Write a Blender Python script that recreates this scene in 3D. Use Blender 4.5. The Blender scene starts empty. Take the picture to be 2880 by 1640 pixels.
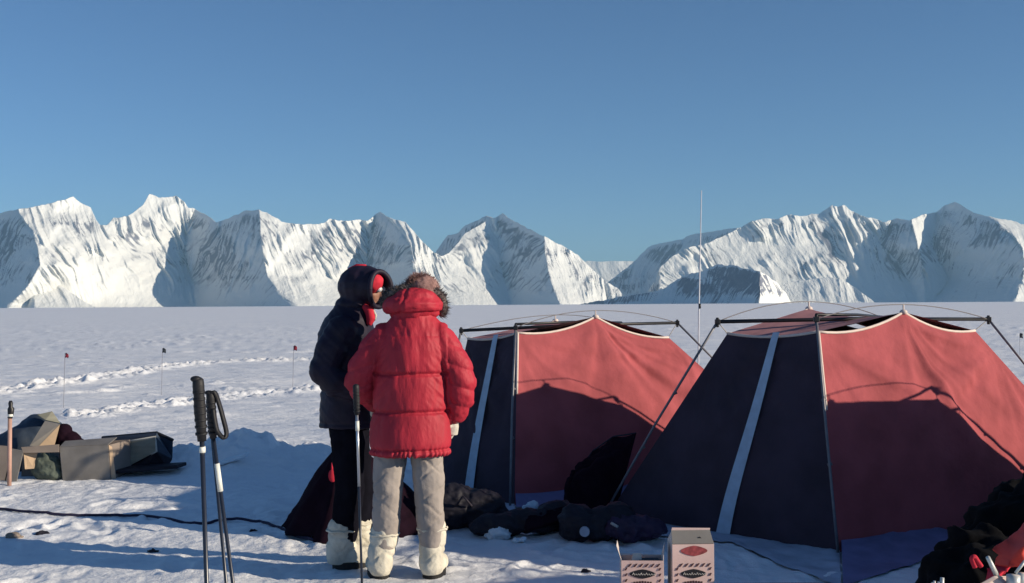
import bpy, bmesh, math, random
import numpy as np
from mathutils import Vector, Matrix
R = math.radians
random.seed(7); rng = np.random.default_rng(11)
scene = bpy.context.scene
C = scene.collection

# ---------------------------------------------------------------- camera
EYE = 1.62
F_PX = 3200.0            # focal length in pixels of the 2880 px wide photograph
cam = bpy.data.cameras.new('camera'); cam_o = bpy.data.objects.new('camera', cam); C.objects.link(cam_o)
cam.sensor_width = 36.0; cam.lens = F_PX/2880*36.0
cam.clip_start = 0.05; cam.clip_end = 120000
PITCH = math.atan(37/F_PX); ROLL = -math.atan(18/2880)
CM = Matrix.Translation((0,0,EYE)) @ Matrix.Rotation(R(90)+PITCH,4,'X') @ Matrix.Rotation(ROLL,4,'Z')
cam_o.matrix_world = CM
scene.camera = cam_o
# ---------------------------------------------------------------- light
SUN_AZ, SUN_EL = 16.0, 16.5      # azimuth measured from +X towards the viewer (-Y)
sdir = Vector((math.cos(R(SUN_EL))*math.cos(R(SUN_AZ)), -math.cos(R(SUN_EL))*math.sin(R(SUN_AZ)), math.sin(R(SUN_EL))))
world = bpy.data.worlds.new('World'); scene.world = world; world.use_nodes = True
wn = world.node_tree; wn.nodes.clear()
sky = wn.nodes.new('ShaderNodeTexSky'); sky.sky_type = 'NISHITA'; sky.sun_disc = False
sky.sun_elevation = R(SUN_EL); sky.sun_rotation = math.atan2(sdir.x, sdir.y)
sky.altitude = 2600; sky.air_density = 1.0; sky.dust_density = 0.7; sky.ozone_density = 4.0
hs = wn.nodes.new('ShaderNodeHueSaturation'); hs.inputs['Saturation'].default_value = 1.0
mixw = wn.nodes.new('ShaderNodeMix'); mixw.data_type = 'RGBA'; mixw.blend_type = 'MULTIPLY'; mixw.inputs[0].default_value = 1
mixw.inputs[7].default_value = (0.80, 0.92, 0.99, 1)
bg = wn.nodes.new('ShaderNodeBackground'); bg.inputs['Strength'].default_value = 0.09
wo = wn.nodes.new('ShaderNodeOutputWorld')
wn.links.new(sky.outputs[0], mixw.inputs[6]); wn.links.new(mixw.outputs[2], hs.inputs['Color']); wn.links.new(hs.outputs[0], bg.inputs[0]); wn.links.new(bg.outputs[0], wo.inputs[0])
sl = bpy.data.lights.new('sun', 'SUN'); sl.energy = 5.0; sl.angle = R(0.5); sl.color = (1.0, 0.87, 0.68)
so = bpy.data.objects.new('sun', sl); C.objects.link(so)
so.rotation_euler = sdir.to_track_quat('Z', 'Y').to_euler()
scene.view_settings.view_transform = 'Standard'; scene.view_settings.look = 'None'
scene.view_settings.exposure = 0.27; scene.view_settings.gamma = 1.0; scene.view_settings.use_curve_mapping = False
scene.cycles.max_bounces = 6; scene.cycles.diffuse_bounces = 1

# ---------------------------------------------------------------- helpers
CI = np.array(CM.to_3x3())
def ray(px, py):
    v = np.stack([(np.asarray(px,float)-1440)/F_PX, (820-np.asarray(py,float))/F_PX, -np.ones_like(np.asarray(px,float)+np.asarray(py,float))], -1)
    return v @ CI.T
def at(px, py, d):
    """world point seen at photograph pixel (px, py), d metres in front (+Y)"""
    r = ray(px, py); r = r/r[...,1:2]
    return r*np.asarray(d,float)[...,None] + np.array([0,0,EYE]) if np.ndim(r)>1 else r*d + np.array([0,0,EYE])
def A(px, py, d): return Vector(at(px, py, d))
def gnd(px, py, z=0.0):
    r = ray(px, py); k = (z-EYE)/r[2]
    return Vector(r*k + np.array([0,0,EYE]))

def _hash(ix, iy, iz, s):
    h = (ix*374761393 + iy*668265263 + iz*2147483647 + s*974711) & 0xffffffff
    h = ((h ^ (h >> 13))*1274126177) & 0xffffffff
    h = (h ^ (h >> 16))
    return (h & 0xffffff)/float(0xffffff)*2-1
def vn(x, y, z=0.0, s=0):
    x, y, z = np.broadcast_arrays(np.asarray(x,float), np.asarray(y,float), np.asarray(z,float))
    ix, iy, iz = np.floor(x).astype(np.int64), np.floor(y).astype(np.int64), np.floor(z).astype(np.int64)
    fx, fy, fz = x-ix, y-iy, z-iz
    fx = fx*fx*(3-2*fx); fy = fy*fy*(3-2*fy); fz = fz*fz*(3-2*fz)
    def c(a,b,d): return _hash(ix+a, iy+b, iz+d, s)
    r0 = (c(0,0,0)*(1-fx)+c(1,0,0)*fx)*(1-fy)+(c(0,1,0)*(1-fx)+c(1,1,0)*fx)*fy
    if np.all(fz == 0): return r0
    r1 = (c(0,0,1)*(1-fx)+c(1,0,1)*fx)*(1-fy)+(c(0,1,1)*(1-fx)+c(1,1,1)*fx)*fy
    return r0*(1-fz)+r1*fz
def fbm(x, y, z=0.0, o=4, s=0, g=0.5):
    t = 0; a = 1; n = 0
    for k in range(o):
        t = t + a*vn(x*2**k, y*2**k, (z*2**k if np.ndim(z) or z else 0.0), s+k*17); n += a; a *= g
    return t/n
def sstep(a, b, x):
    t = np.clip((x-a)/(b-a), 0, 1); return t*t*(3-2*t)

def tag(o, label=None, cat=None, group=None, kind=None):
    if label: o['label'] = label
    if cat: o['category'] = cat
    if group: o['group'] = group
    if kind: o['kind'] = kind
    return o
def empty(name, loc, label=None, cat=None, group=None):
    o = bpy.data.objects.new(name, None); C.objects.link(o); o.location = loc; o.empty_display_size = .1
    return tag(o, label, cat, group)

def mesh_np(name, V, Fq, mat, parent=None, smooth=True):
    me = bpy.data.meshes.new(name)
    V = np.asarray(V, np.float32); Fq = np.asarray(Fq, np.int32)
    if parent is not None: V = V - np.array(parent.location, np.float32)
    k = Fq.shape[1]
    me.vertices.add(len(V)); me.vertices.foreach_set('co', V.ravel())
    me.loops.add(Fq.size); me.loops.foreach_set('vertex_index', Fq.ravel())
    me.polygons.add(len(Fq)); me.polygons.foreach_set('loop_start', np.arange(0, Fq.size, k, dtype=np.int32))
    try: me.polygons.foreach_set('loop_total', np.full(len(Fq), k, np.int32))
    except Exception: pass
    me.polygons.foreach_set('use_smooth', np.full(len(Fq), smooth, bool))
    me.update(calc_edges=True); me.validate()
    me.materials.append(mat)
    o = bpy.data.objects.new(name, me); C.objects.link(o)
    if parent is not None: o.parent = parent
    return o
def grid_faces(n, m, loop=False):
    i = np.arange(n-1)[:,None]; j = np.arange(m if loop else m-1)[None,:]
    j2 = (j+1) % m
    return np.stack([i*m+j, i*m+j2, (i+1)*m+j2, (i+1)*m+j], -1).reshape(-1,4)

class MB:
    def __init__(s): s.v = []; s.f = []
    def add(s, V, F):
        b = len(s.v); s.v += [tuple(p) for p in V]; s.f += [tuple(b+i for i in f) for f in F]; return s
    def tube(s, pts, r, seg=8, cap=True):
        pts = [Vector(p) for p in pts]; n = len(pts)
        rs = r if isinstance(r, (list, tuple)) else [r]*n
        up = Vector((0,0,1)); V = []
        t0 = (pts[1]-pts[0]).normalized()
        a = t0.cross(up if abs(t0.z) < .9 else Vector((0,1,0))).normalized()
        for i in range(n):
            t = (pts[min(i+1,n-1)]-pts[max(i-1,0)]).normalized()
            a = (a - t*a.dot(t)).normalized(); b = t.cross(a)
            for k in range(seg):
                an = 2*math.pi*k/seg
                V.append(pts[i] + (a*math.cos(an)+b*math.sin(an))*rs[i])
        F = [(i*seg+k, i*seg+(k+1)%seg, (i+1)*seg+(k+1)%seg, (i+1)*seg+k) for i in range(n-1) for k in range(seg)]
        if cap: F += [tuple(range(seg-1,-1,-1)), tuple((n-1)*seg+k for k in range(seg))]
        return s.add(V, F)
    def box(s, c, size, M=None, bev=0):
        c = Vector(c); sx, sy, sz = [q/2 for q in size]
        V = [Vector((x*sx, y*sy, z*sz)) for z in (-1,1) for y in (-1,1) for x in (-1,1)]
        if M is not None: V = [M @ v for v in V]
        V = [v+c for v in V]
        return s.add(V, [(0,2,3,1),(4,5,7,6),(0,1,5,4),(2,6,7,3),(0,4,6,2),(1,3,7,5)])
    def slab(s, quad, th):
        """thin solid from a quad (or polygon) of points, th thick along its normal"""
        q = [Vector(p) for p in quad]; nrm = (q[1]-q[0]).cross(q[2]-q[0]).normalized()*th/2; n = len(q)
        V = [p+nrm for p in q] + [p-nrm for p in q]
        F = [tuple(range(n)), tuple(range(2*n-1, n-1, -1))] + [(i, n+i, n+(i+1)%n, (i+1)%n) for i in range(n)]
        return s.add(V, F)
    def ell(s, c, r, M=None, nu=14, nv=9):
        c = Vector(c); V = []
        V.append(Vector((0,0,-r[2])))
        for i in range(1, nv):
            ph = math.pi*(i/nv-.5)
            for k in range(nu):
                th = 2*math.pi*k/nu; V.append(Vector((r[0]*math.cos(ph)*math.cos(th), r[1]*math.cos(ph)*math.sin(th), r[2]*math.sin(ph))))
        V.append(Vector((0,0,r[2])))
        F = [(0, 1+(k+1)%nu, 1+k) for k in range(nu)]
        for i in range(nv-2):
            for k in range(nu):
                a = 1+i*nu; F.append((a+k, a+(k+1)%nu, a+nu+(k+1)%nu, a+nu+k))
        a = 1+(nv-2)*nu; F += [(a+k, a+(k+1)%nu, len(V)-1) for k in range(nu)]
        if M is not None: V = [M @ v for v in V]
        return s.add([v+c for v in V], F)
    def rings(s, rings, seg=20):
        """closed loft of horizontal ellipses (cx, cy, z, rx, ry)"""
        V = []
        for (cx, cy, z, rx, ry) in rings:
            for k in range(seg):
                t = 2*math.pi*k/seg; V.append((cx+rx*math.cos(t), cy+ry*math.sin(t), z))
        n = len(rings)
        F = [(i*seg+k, i*seg+(k+1)%seg, (i+1)*seg+(k+1)%seg, (i+1)*seg+k) for i in range(n-1) for k in range(seg)]
        F += [tuple(range(seg-1,-1,-1)), tuple((n-1)*seg+k for k in range(seg))]
        return s.add(V, F)
    def build(s, name, mat, parent=None, smooth=False, bevel=0, world=True):
        me = bpy.data.meshes.new(name)
        off = Vector(parent.location) if (parent is not None and world) else Vector((0,0,0))
        if parent is not None and world and parent.parent is not None: off = off + Vector(parent.parent.location)
        me.from_pydata([tuple(Vector(v)-off) for v in s.v], [], s.f); me.update()
        if smooth: me.polygons.foreach_set('use_smooth', [True]*len(me.polygons))
        me.materials.append(mat)
        o = bpy.data.objects.new(name, me); C.objects.link(o)
        if parent is not None: o.parent = parent
        if bevel:
            b = o.modifiers.new('bevel', 'BEVEL'); b.width = bevel; b.segments = 2; b.limit_method = 'ANGLE'
        return o

def voxel(name, mb, mat, parent, size=0.012, smooth_it=4, disp=None):
    """one continuous surface grown from overlapping closed forms (local coordinates of parent)"""
    me = bpy.data.meshes.new('tmp'); me.from_pydata([tuple(v) for v in mb.v], [], mb.f); me.update()
    t = bpy.data.objects.new('tmp', me); C.objects.link(t)
    m = t.modifiers.new('r', 'REMESH'); m.mode = 'VOXEL'; m.voxel_size = size
    if smooth_it:
        s_ = t.modifiers.new('s', 'SMOOTH'); s_.iterations = smooth_it; s_.factor = 0.6
    dg = bpy.context.evaluated_depsgraph_get()
    me2 = bpy.data.meshes.new_from_object(t.evaluated_get(dg)); me2.name = name
    bpy.data.objects.remove(t); bpy.data.meshes.remove(me)
    if disp:
        n = len(me2.vertices); co = np.empty(n*3, np.float32); me2.vertices.foreach_get('co', co); co = co.reshape(-1,3)
        no = np.empty(n*3, np.float32); me2.vertex_normals.foreach_get('vector', no); no = no.reshape(-1,3)
        co = co + no*disp(co, no)[:,None]
        me2.vertices.foreach_set('co', co.astype(np.float32).ravel())
    me2.polygons.foreach_set('use_smooth', [True]*len(me2.polygons)); me2.update()
    me2.materials.clear(); me2.materials.append(mat)
    o = bpy.data.objects.new(name, me2); C.objects.link(o); o.parent = parent
    return o

def material(name, col, rough=.8, var=.12, scale=20, bump=.2, bscale=60, bdist=.004, metal=0, spec=.4, col2=None, coord='Object', stretch=(1,1,1), trans=0, sheen=0, sss=0):
    m = bpy.data.materials.new(name); m.use_nodes = True; nt = m.node_tree; n = nt.nodes; L = nt.links
    b = n['Principled BSDF']; b.inputs['Roughness'].default_value = rough; b.inputs['Metallic'].default_value = metal
    b.inputs['Specular IOR Level'].default_value = spec
    if sheen: b.inputs['Sheen Weight'].default_value = sheen
    tc = n.new('ShaderNodeTexCoord'); mp = n.new('ShaderNodeMapping'); mp.inputs['Scale'].default_value = stretch
    L.new(tc.outputs[coord], mp.inputs[0])
    nz = n.new('ShaderNodeTexNoise'); nz.inputs['Scale'].default_value = scale; nz.inputs['Detail'].default_value = 6; L.new(mp.outputs[0], nz.inputs['Vector'])
    cr = n.new('ShaderNodeValToRGB'); c2 = col2 or tuple(min(1, c*(1+var)) for c in col)
    cr.color_ramp.elements[0].color = (*[c*(1-var) for c in col], 1); cr.color_ramp.elements[1].color = (*c2, 1)
    cr.color_ramp.elements[0].position = .35; cr.color_ramp.elements[1].position = .65
    L.new(nz.outputs[0], cr.inputs[0]); L.new(cr.outputs[0], b.inputs['Base Color'])
    if bump:
        n2 = n.new('ShaderNodeTexNoise'); n2.inputs['Scale'].default_value = bscale; n2.inputs['Detail'].default_value = 5; L.new(mp.outputs[0], n2.inputs['Vector'])
        bp = n.new('ShaderNodeBump'); bp.inputs['Strength'].default_value = bump; bp.inputs['Distance'].default_value = bdist
        L.new(n2.outputs[0], bp.inputs['Height']); L.new(bp.outputs[0], b.inputs['Normal'])
    if trans:
        tr = n.new('ShaderNodeBsdfTranslucent'); L.new(cr.outputs[0], tr.inputs[0]); mx = n.new('ShaderNodeMixShader'); mx.inputs[0].default_value = trans
        L.new(b.outputs[0], mx.inputs[1]); L.new(tr.outputs[0], mx.inputs[2]); L.new(mx.outputs[0], n['Material Output'].inputs[0])
    return m

# ---------------------------------------------------------------- snow ground
def poly_dist(x, y, pts):
    best = np.full(x.shape, 1e9); 
    for (a, b) in zip(pts[:-1], pts[1:]):
        ax, ay = a[0], a[1]; bx, by = b[0]-ax, b[1]-ay; L2 = bx*bx+by*by
        t = np.clip(((x-ax)*bx+(y-ay)*by)/L2, 0, 1)
        best = np.minimum(best, np.hypot(x-ax-t*bx, y-ay-t*by))
    return best
TR1 = [gnd(*p) for p in ((-500,1160),(-120,1118),(0,1098),(130,1085),(330,1058),(460,1034),(600,1022),(860,1012),(1500,1005))]
TR2 = [gnd(*p) for p in ((240,1172),(320,1158),(450,1140),(560,1124),(700,1112),(880,1098),(1300,1075))]
TR3 = [gnd(*p) for p in ((300,980),(620,940),(880,938),(1300,930))]
BANK = [(-4.2,11.6,.02),(-3.7,11.7,.16),(-3.45,11.8,.19),(-3.25,11.8,.17),(-3.02,11.8,.30),(-2.75,11.7,.35),(-2.55,11.8,.31),(-2.42,11.8,.22),(-2.2,11.9,.19),(-1.95,11.9,.13),(-1.8,11.9,.05),(-1.5,12,.0)]
def gz(x, y):
    x = np.asarray(x, float); y = np.asarray(y, float)
    near = sstep(16, 11, y)*sstep(-30,-3,y)*sstep(9,6,np.abs(x))
    z = .03*fbm(x*.5, y*.5, o=2, s=3)*sstep(60,20,y)
    # trampled camp snow
    z = z + near*(.020*fbm(x*2.2, y*2.2, o=3, s=5) + .011*fbm(x*11, y*11, o=3, s=8, g=.7))
    # wind-carved crust, ribs lying across the view
    far = sstep(10, 15, y)
    rib = fbm(x*.55+.4*y, y*1.5, o=4, s=21, g=.6)
    z = z + far*sstep(300,60,y)*(.055*np.clip(rib-.02,0,1)+.020*fbm(x*2.5,y*4,o=3,s=31))
    pat = sstep(.0,.45, fbm(x*.12+3, y*.22, o=2, s=40))
    z = z + far*sstep(150,50,y)*pat*.12*np.clip(fbm(x*1.8,y*2.6,o=4,s=44)-.1,0,1)
    for T, w, a in ((TR1,.42,.13),(TR2,.36,.10),(TR3,.5,.06)):
        d = poly_dist(x, y, T); m = np.exp(-(d/w)**2)
        lump = np.clip(fbm(x*5.5, y*4.5, o=4, s=50, g=.7)+.22, 0, 1)
        ridge = np.exp(-((d-w*.75)/(w*.4))**2)
        z = z + a*(ridge*lump*1.1 - .25*np.exp(-(d/(w*.35))**2)) + a*1.1*m*np.clip(fbm(x*8,y*7,o=3,s=55,g=.7),0,1)
    # shovelled bank left of the tents
    bx = [p[0] for p in BANK]
    h = np.interp(x, bx, [p[2] for p in BANK]); cy = np.interp(x, bx, [p[1] for p in BANK])
    u = y-cy; prof = np.where(u < 0, np.exp(-(u/.55)**2), np.exp(-(u/.35)**2))
    z = z + h*prof*(1+.30*fbm(x*4,y*4,o=3,s=60)) + .07*np.minimum(1,h*8)*prof*(1-np.abs(fbm(x*5,y*5,o=3,s=62))*2)*.6 + .03*np.minimum(1,h*8)*prof*fbm(x*14,y*14,o=2,s=64)
    return z
def make_ground():
    ys = []; y = -25.0
    while y < 3: ys.append(y); y += .8
    y = 3.0
    while y < 60000:
        ys.append(y)
        if y < 5.5: y += .08
        elif y < 14: y += .022
        elif y < 40: y += max(.04, y*y/9000)
        else: y += max(.2, y*.02)
    ys = np.array(ys); n = len(ys)
    s = np.linspace(-1, 1, 760); s = np.sign(s)*(.55*np.abs(s)/.8*(np.abs(s)<.8) + (np.abs(s)>=.8)*(.55+(np.abs(s)-.8)/.2*.0))
    a = np.linspace(0, .58, 300); b = .58 + (np.linspace(0,1,50)[1:]**2)*3.5
    s = np.concatenate([-np.concatenate([a,b])[::-1], np.concatenate([a,b])[1:]])
    hw = np.maximum(ys, 6)
    X = s[None,:]*hw[:,None]; Y = np.repeat(ys[:,None], len(s), 1)
    Z = gz(X, Y)
    # boot prints around the camp
    rg = random.Random(5)
    for k in range(230):
        if k < 150: cx = rg.uniform(-4.5, 2.0); cy = rg.uniform(6.2, 12.5)
        else: t = rg.random(); cx = -5+9*t+rg.gauss(0,.25); cy = 7.6+1.2*math.sin(t*5)+rg.gauss(0,.2)
        an = rg.uniform(0, math.pi); ca, sa = math.cos(an), math.sin(an); dep = rg.uniform(.006,.020)
        r0, r1 = np.searchsorted(ys, cy-.4), np.searchsorted(ys, cy+.4)
        xx = X[r0:r1]-cx; yy = Y[r0:r1]-cy; u = (xx*ca+yy*sa)/.16; w = (-xx*sa+yy*ca)/.075
        rr = u*u+w*w; Z[r0:r1] += -dep*np.exp(-rr**2) + dep*.45*np.exp(-((np.sqrt(rr)-1.45)/.35)**2)
    V = np.stack([X,Y,Z], -1).reshape(-1,3)
    m = bpy.data.materials.new('snow'); m.use_nodes = True; nt = m.node_tree; N = nt.nodes; L = nt.links; b = N['Principled BSDF']
    b.inputs['Roughness'].default_value = .55; b.inputs['Specular IOR Level'].default_value = .25
    g = N.new('ShaderNodeNewGeometry'); sp = N.new('ShaderNodeSeparateXYZ'); L.new(g.outputs['Position'], sp.inputs[0])
    mp = N.new('ShaderNodeMapping'); mp.inputs['Scale'].default_value = (.5,1.6,1); L.new(g.outputs['Position'], mp.inputs[0])
    n1 = N.new('ShaderNodeTexNoise'); n1.inputs['Scale'].default_value = .35; n1.inputs['Detail'].default_value = 7; L.new(mp.outputs[0], n1.inputs['Vector'])
    cr = N.new('ShaderNodeValToRGB'); cr.color_ramp.elements[0].color = (.80,.82,.86,1); cr.color_ramp.elements[1].color = (.93,.93,.93,1)
    cr.color_ramp.elements[0].position = .3; cr.color_ramp.elements[1].position = .7
    L.new(n1.outputs[0], cr.inputs[0]); L.new(cr.outputs[0], b.inputs['Base Color'])
    n2 = N.new('ShaderNodeTexNoise'); n2.inputs['Scale'].default_value = 14; n2.inputs['Detail'].default_value = 8; n2.inputs['Roughness'].default_value = .65; L.new(g.outputs['Position'], n2.inputs['Vector'])
    bp = N.new('ShaderNodeBump'); bp.inputs['Strength'].default_value = .5; bp.inputs['Distance'].default_value = .035
    L.new(n2.outputs[0], bp.inputs['Height'])
    n3 = N.new('ShaderNodeTexNoise'); n3.inputs['Scale'].default_value = .9; n3.inputs['Detail'].default_value = 6; L.new(mp.outputs[0], n3.inputs['Vector'])
    bp2 = N.new('ShaderNodeBump'); bp2.inputs['Strength'].default_value = .35; bp2.inputs['Distance'].default_value = .12
    L.new(n3.outputs[0], bp2.inputs['Height']); L.new(bp.outputs[0], bp2.inputs['Normal'])
    L.new(bp2.outputs[0], b.inputs['Normal'])
    o = mesh_np('snow_ground', V, grid_faces(n, len(s)), m)
    tag(o, 'white wind-crusted snow plain trampled around the camp', kind='structure')
    return m
M_SNOW = make_ground()

# ---------------------------------------------------------------- mountains
def mountain_mat(name, rockiness=.5):
    m = bpy.data.materials.new(name); m.use_nodes = True; nt = m.node_tree; N = nt.nodes; L = nt.links; b = N['Principled BSDF']
    b.inputs['Roughness'].default_value = .7; b.inputs['Specular IOR Level'].default_value = .1
    at_ = N.new('ShaderNodeAttribute'); at_.attribute_name = 'rock'
    g = N.new('ShaderNodeNewGeometry')
    mp = N.new('ShaderNodeMapping'); mp.inputs['Scale'].default_value = (.016,.006,.007); L.new(g.outputs['Position'], mp.inputs[0])
    n1 = N.new('ShaderNodeTexNoise'); n1.inputs['Scale'].default_value = 1; n1.inputs['Detail'].default_value = 8; n1.inputs['Roughness'].default_value = .65; L.new(mp.outputs[0], n1.inputs['Vector'])
    ad = N.new('ShaderNodeMath'); ad.operation = 'MULTIPLY_ADD'; ad.inputs[1].default_value = .45
    L.new(n1.outputs[0], ad.inputs[0]); L.new(at_.outputs['Fac'], ad.inputs[2])
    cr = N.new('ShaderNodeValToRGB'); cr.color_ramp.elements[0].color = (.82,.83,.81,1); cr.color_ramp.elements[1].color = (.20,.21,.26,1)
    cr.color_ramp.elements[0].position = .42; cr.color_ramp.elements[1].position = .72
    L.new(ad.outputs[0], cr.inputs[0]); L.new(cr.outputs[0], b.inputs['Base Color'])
    bp = N.new('ShaderNodeBump'); bp.inputs['Strength'].default_value = .6; bp.inputs['Distance'].default_value = 40
    L.new(n1.outputs[0], bp.inputs['Height']); L.new(bp.outputs[0], b.inputs['Normal'])
    return m
M_MTN = mountain_mat('glaciated_rock')
def make_range(label, sky_pts, lines, D0, ybase=858.0, steep=1.25, step=1.9, rows=170, flute=1.0, shade=-1.5, seed=0, fl_w=16, rock=0.5, jag=3.0):
    """sky_pts: skyline (px,py). lines: list of ('S'|'V', [(px,py)...]) spurs and gullies from left to right."""
    x0, x1 = sky_pts[0][0], sky_pts[-1][0]
    xs = np.arange(x0, x1+step, step); nu = len(xs)
    crest = np.interp(xs, [p[0] for p in sky_pts], [p[1] for p in sky_pts])
    crest = crest + jag*fbm(xs/14.0, xs*0+seed, o=4, s=seed)
    edge = sstep(x0, x0+40, xs)*sstep(x1, x1-40, xs)
    mpp = D0/F_PX
    # relief field on a y-level table
    yl = np.linspace(500, 870, 186)
    Ff = np.zeros((len(yl), nu)); Sd = np.zeros((len(yl), nu)); Uc = np.zeros((len(yl), nu))
    for i, y in enumerate(yl):
        px = []; kd = []
        for k, pts in lines:
            pts = sorted(pts, key=lambda p: p[1])
            px.append(np.interp(y, [p[1] for p in pts], [p[0] for p in pts])); kd.append(k)
        px = np.array(px)
        for j in range(1, len(px)): px[j] = max(px[j], px[j-1]+2)
        dv = np.array([0 if k == 'V' else -1 for k in kd], float)
        # spur relief: proportional to the width of its shaded side
        val = np.zeros(len(px))
        for j, k in enumerate(kd):
            if k == 'S':
                w = (px[j]-px[j-1]) if j > 0 else 120
                val[j] = shade*w*mpp
        Ff[i] = np.interp(xs, px, val)
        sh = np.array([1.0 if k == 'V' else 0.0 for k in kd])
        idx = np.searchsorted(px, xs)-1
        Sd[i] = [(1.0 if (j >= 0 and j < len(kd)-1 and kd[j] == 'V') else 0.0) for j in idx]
        Uc[i] = np.interp(xs, np.concatenate([[px[0]-600], px, [px[-1]+600]]), np.arange(len(px)+2)*100.0) if len(px) else xs
    # soften
    for _ in range(40): Ff[1:-1] = .25*Ff[:-2]+.5*Ff[1:-1]+.25*Ff[2:]
    for _ in range(2):
        Ff[:,1:-1] = .25*Ff[:,:-2]+.5*Ff[:,1:-1]+.25*Ff[:,2:]
        Ff[1:-1] = .25*Ff[:-2]+.5*Ff[1:-1]+.25*Ff[2:]
    v = np.linspace(0, 1, rows)
    Yp = ybase + (crest[None,:]-ybase)*v[:,None]
    Xp = np.repeat(xs[None,:], rows, 0)
    fy = np.clip((Yp-yl[0])/(yl[1]-yl[0]), 0, len(yl)-1.001); iy = fy.astype(int); fr = fy-iy
    ci = np.arange(nu)[None,:]
    rel = Ff[iy,ci]*(1-fr)+Ff[iy+1,ci]*fr
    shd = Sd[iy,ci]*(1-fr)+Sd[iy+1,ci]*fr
    # fall lines run down and outward: skew to the right with depth below the crest
    below = (Yp-crest[None,:])
    warp = 22*fbm(Xp/130, Yp/110, o=3, s=seed+9)
    q = (Xp - below*(.50-.95*shd) + warp)
    f1 = (1-np.abs(fbm(q/(fl_w*3.0), Yp/260, o=2, s=seed+2))*1.6)
    f2 = (1-np.abs(vn(q/(fl_w*1.15), Yp/110, 0, seed+4)))**2*1.6
    f3 = (1-np.abs(vn(q/(fl_w*.52), Yp/55, 0, seed+6)))**2*1.3 + .5*fbm(q/(fl_w*.3), Yp/16, o=3, s=seed+7)
    env = sstep(0,.12,v)[:,None]*(.35+.65*sstep(0.0,.55,v)[:,None])
    f4 = (1-np.abs(vn(q/(fl_w*.34)+7.7, Yp/40, 0, seed+8)))**2
    fl = -(f1*85 + f2*36 + f3*17 + f4*12)*(D0/15000.)*flute*env*(fl_w/16.)*(.25+1.5*sstep(-.45,.55,fbm(Xp/85,Yp/70,o=3,s=seed+70)))*(1-.45*shd)
    hz = (ybase-Yp)*mpp
    prof = hz*steep + 260*(D0/15000.)*np.exp(-hz/(200*D0/15000.))*-1
    D = D0 + prof + rel*edge + fl + 40*fbm(Xp/90, Yp/70, o=3, s=seed+80)
    P = at(Xp, Yp, D)
    # back slope and side closure
    back = P[-1:].copy(); B = []
    for k, (dd, hf) in enumerate(((150,.97),(500,.75),(1200,.4),(2200,-.02))):
        b = back.copy(); b[...,1] += dd*(D0/15000.)*1.2; b[...,2] = np.maximum(b[...,2]*hf, -30); b[...,0] *= b[...,1]/back[...,1]; B.append(b)
    Pf = P[0:1].copy(); Pf[...,2] = -60
    ALL = np.concatenate([Pf, P]+B, 0)
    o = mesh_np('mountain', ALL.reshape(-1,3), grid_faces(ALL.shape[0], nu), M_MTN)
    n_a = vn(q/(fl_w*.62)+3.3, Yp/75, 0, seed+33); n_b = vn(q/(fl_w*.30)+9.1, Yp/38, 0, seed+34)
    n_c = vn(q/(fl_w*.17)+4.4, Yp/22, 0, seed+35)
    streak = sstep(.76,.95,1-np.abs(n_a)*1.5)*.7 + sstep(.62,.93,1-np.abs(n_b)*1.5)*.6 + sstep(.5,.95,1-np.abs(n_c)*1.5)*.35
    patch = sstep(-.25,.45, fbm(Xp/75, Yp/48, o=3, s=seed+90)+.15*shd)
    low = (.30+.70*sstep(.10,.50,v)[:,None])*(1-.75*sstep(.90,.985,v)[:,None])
    rock_shade = rock*.85*streak*(.25+.75*patch)*low + rock*.20*patch*low + .10*shd*low  # rock streaks plus a darker tone put into the shaded flanks
    rock_shade = rock_shade*1.25*(1-.5*sstep(.1,.6,fbm(q/30,Yp/120,o=2,s=seed+41)))
    full = np.concatenate([rock_shade[0:1], rock_shade]+[rock_shade[-1:]]*4, 0).astype(np.float32)
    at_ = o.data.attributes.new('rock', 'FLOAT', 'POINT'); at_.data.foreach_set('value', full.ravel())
    tag(o, label, kind='structure')
    return o
SK1 = [(-520,700),(-380,640),(-250,610),(-120,600),(0,600),(56,588),(110,578),(180,562),(206,553),(225,571),(255,583),(270,618),(282,633),(300,633),(319,613),(357,609),(375,598),(405,575),(420,546),(450,556),(469,556),(495,551),(518,568),(529,583),(544,586),(567,598),(593,613),(608,624),(631,620),(653,609),(687,594),(725,589),(751,598),(777,613),(792,624),(826,631),(882,630),(912,628),(927,616),(960,620),(1035,620),(1054,605),(1069,596),(1084,605),(1110,618),(1140,624),(1159,646),(1185,676),(1219,710),(1241,720),(1262,712),(1290,680),(1310,655),(1350,632),(1365,622),(1395,612),(1414,599),(1440,620),(1493,646),(1546,673),(1591,695),(1628,720),(1660,750),(1696,785),(1737,812),(1770,846),(1800,860)]
LN1 = [('V',[(-260,560),(-240,860)]),
 ('S',[(50,600),(90,650),(105,700),(112,745),(80,800),(20,862)]),
 ('V',[(548,585),(528,640),(520,700),(530,760),(545,800),(552,862)]),
 ('S',[(728,590),(732,650),(737,710),(752,780),(790,830),(835,862)]),
 ('V',[(1052,605),(1036,680),(1030,740),(1040,800),(1070,862)]),
 ('S',[(1085,605),(1130,650),(1155,690),(1158,750),(1200,820),(1275,862)]),
 ('V',[(1398,650),(1405,720),(1420,800),(1438,862)]),
 ('S',[(1530,672),(1538,740),(1552,800),(1580,862)]),
 ('V',[(1700,785),(1710,862)])]
make_range('left snow massif with its jagged summits and blue shaded flank', SK1, LN1, 15000, ybase=866, seed=1, rows=190)
SKB = [(1190,760),(1210,730),(1227,706),(1260,661),(1287,656),(1309,635),(1350,617),(1368,606),(1385,610),(1400,620),(1500,700),(1560,760)]
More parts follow.
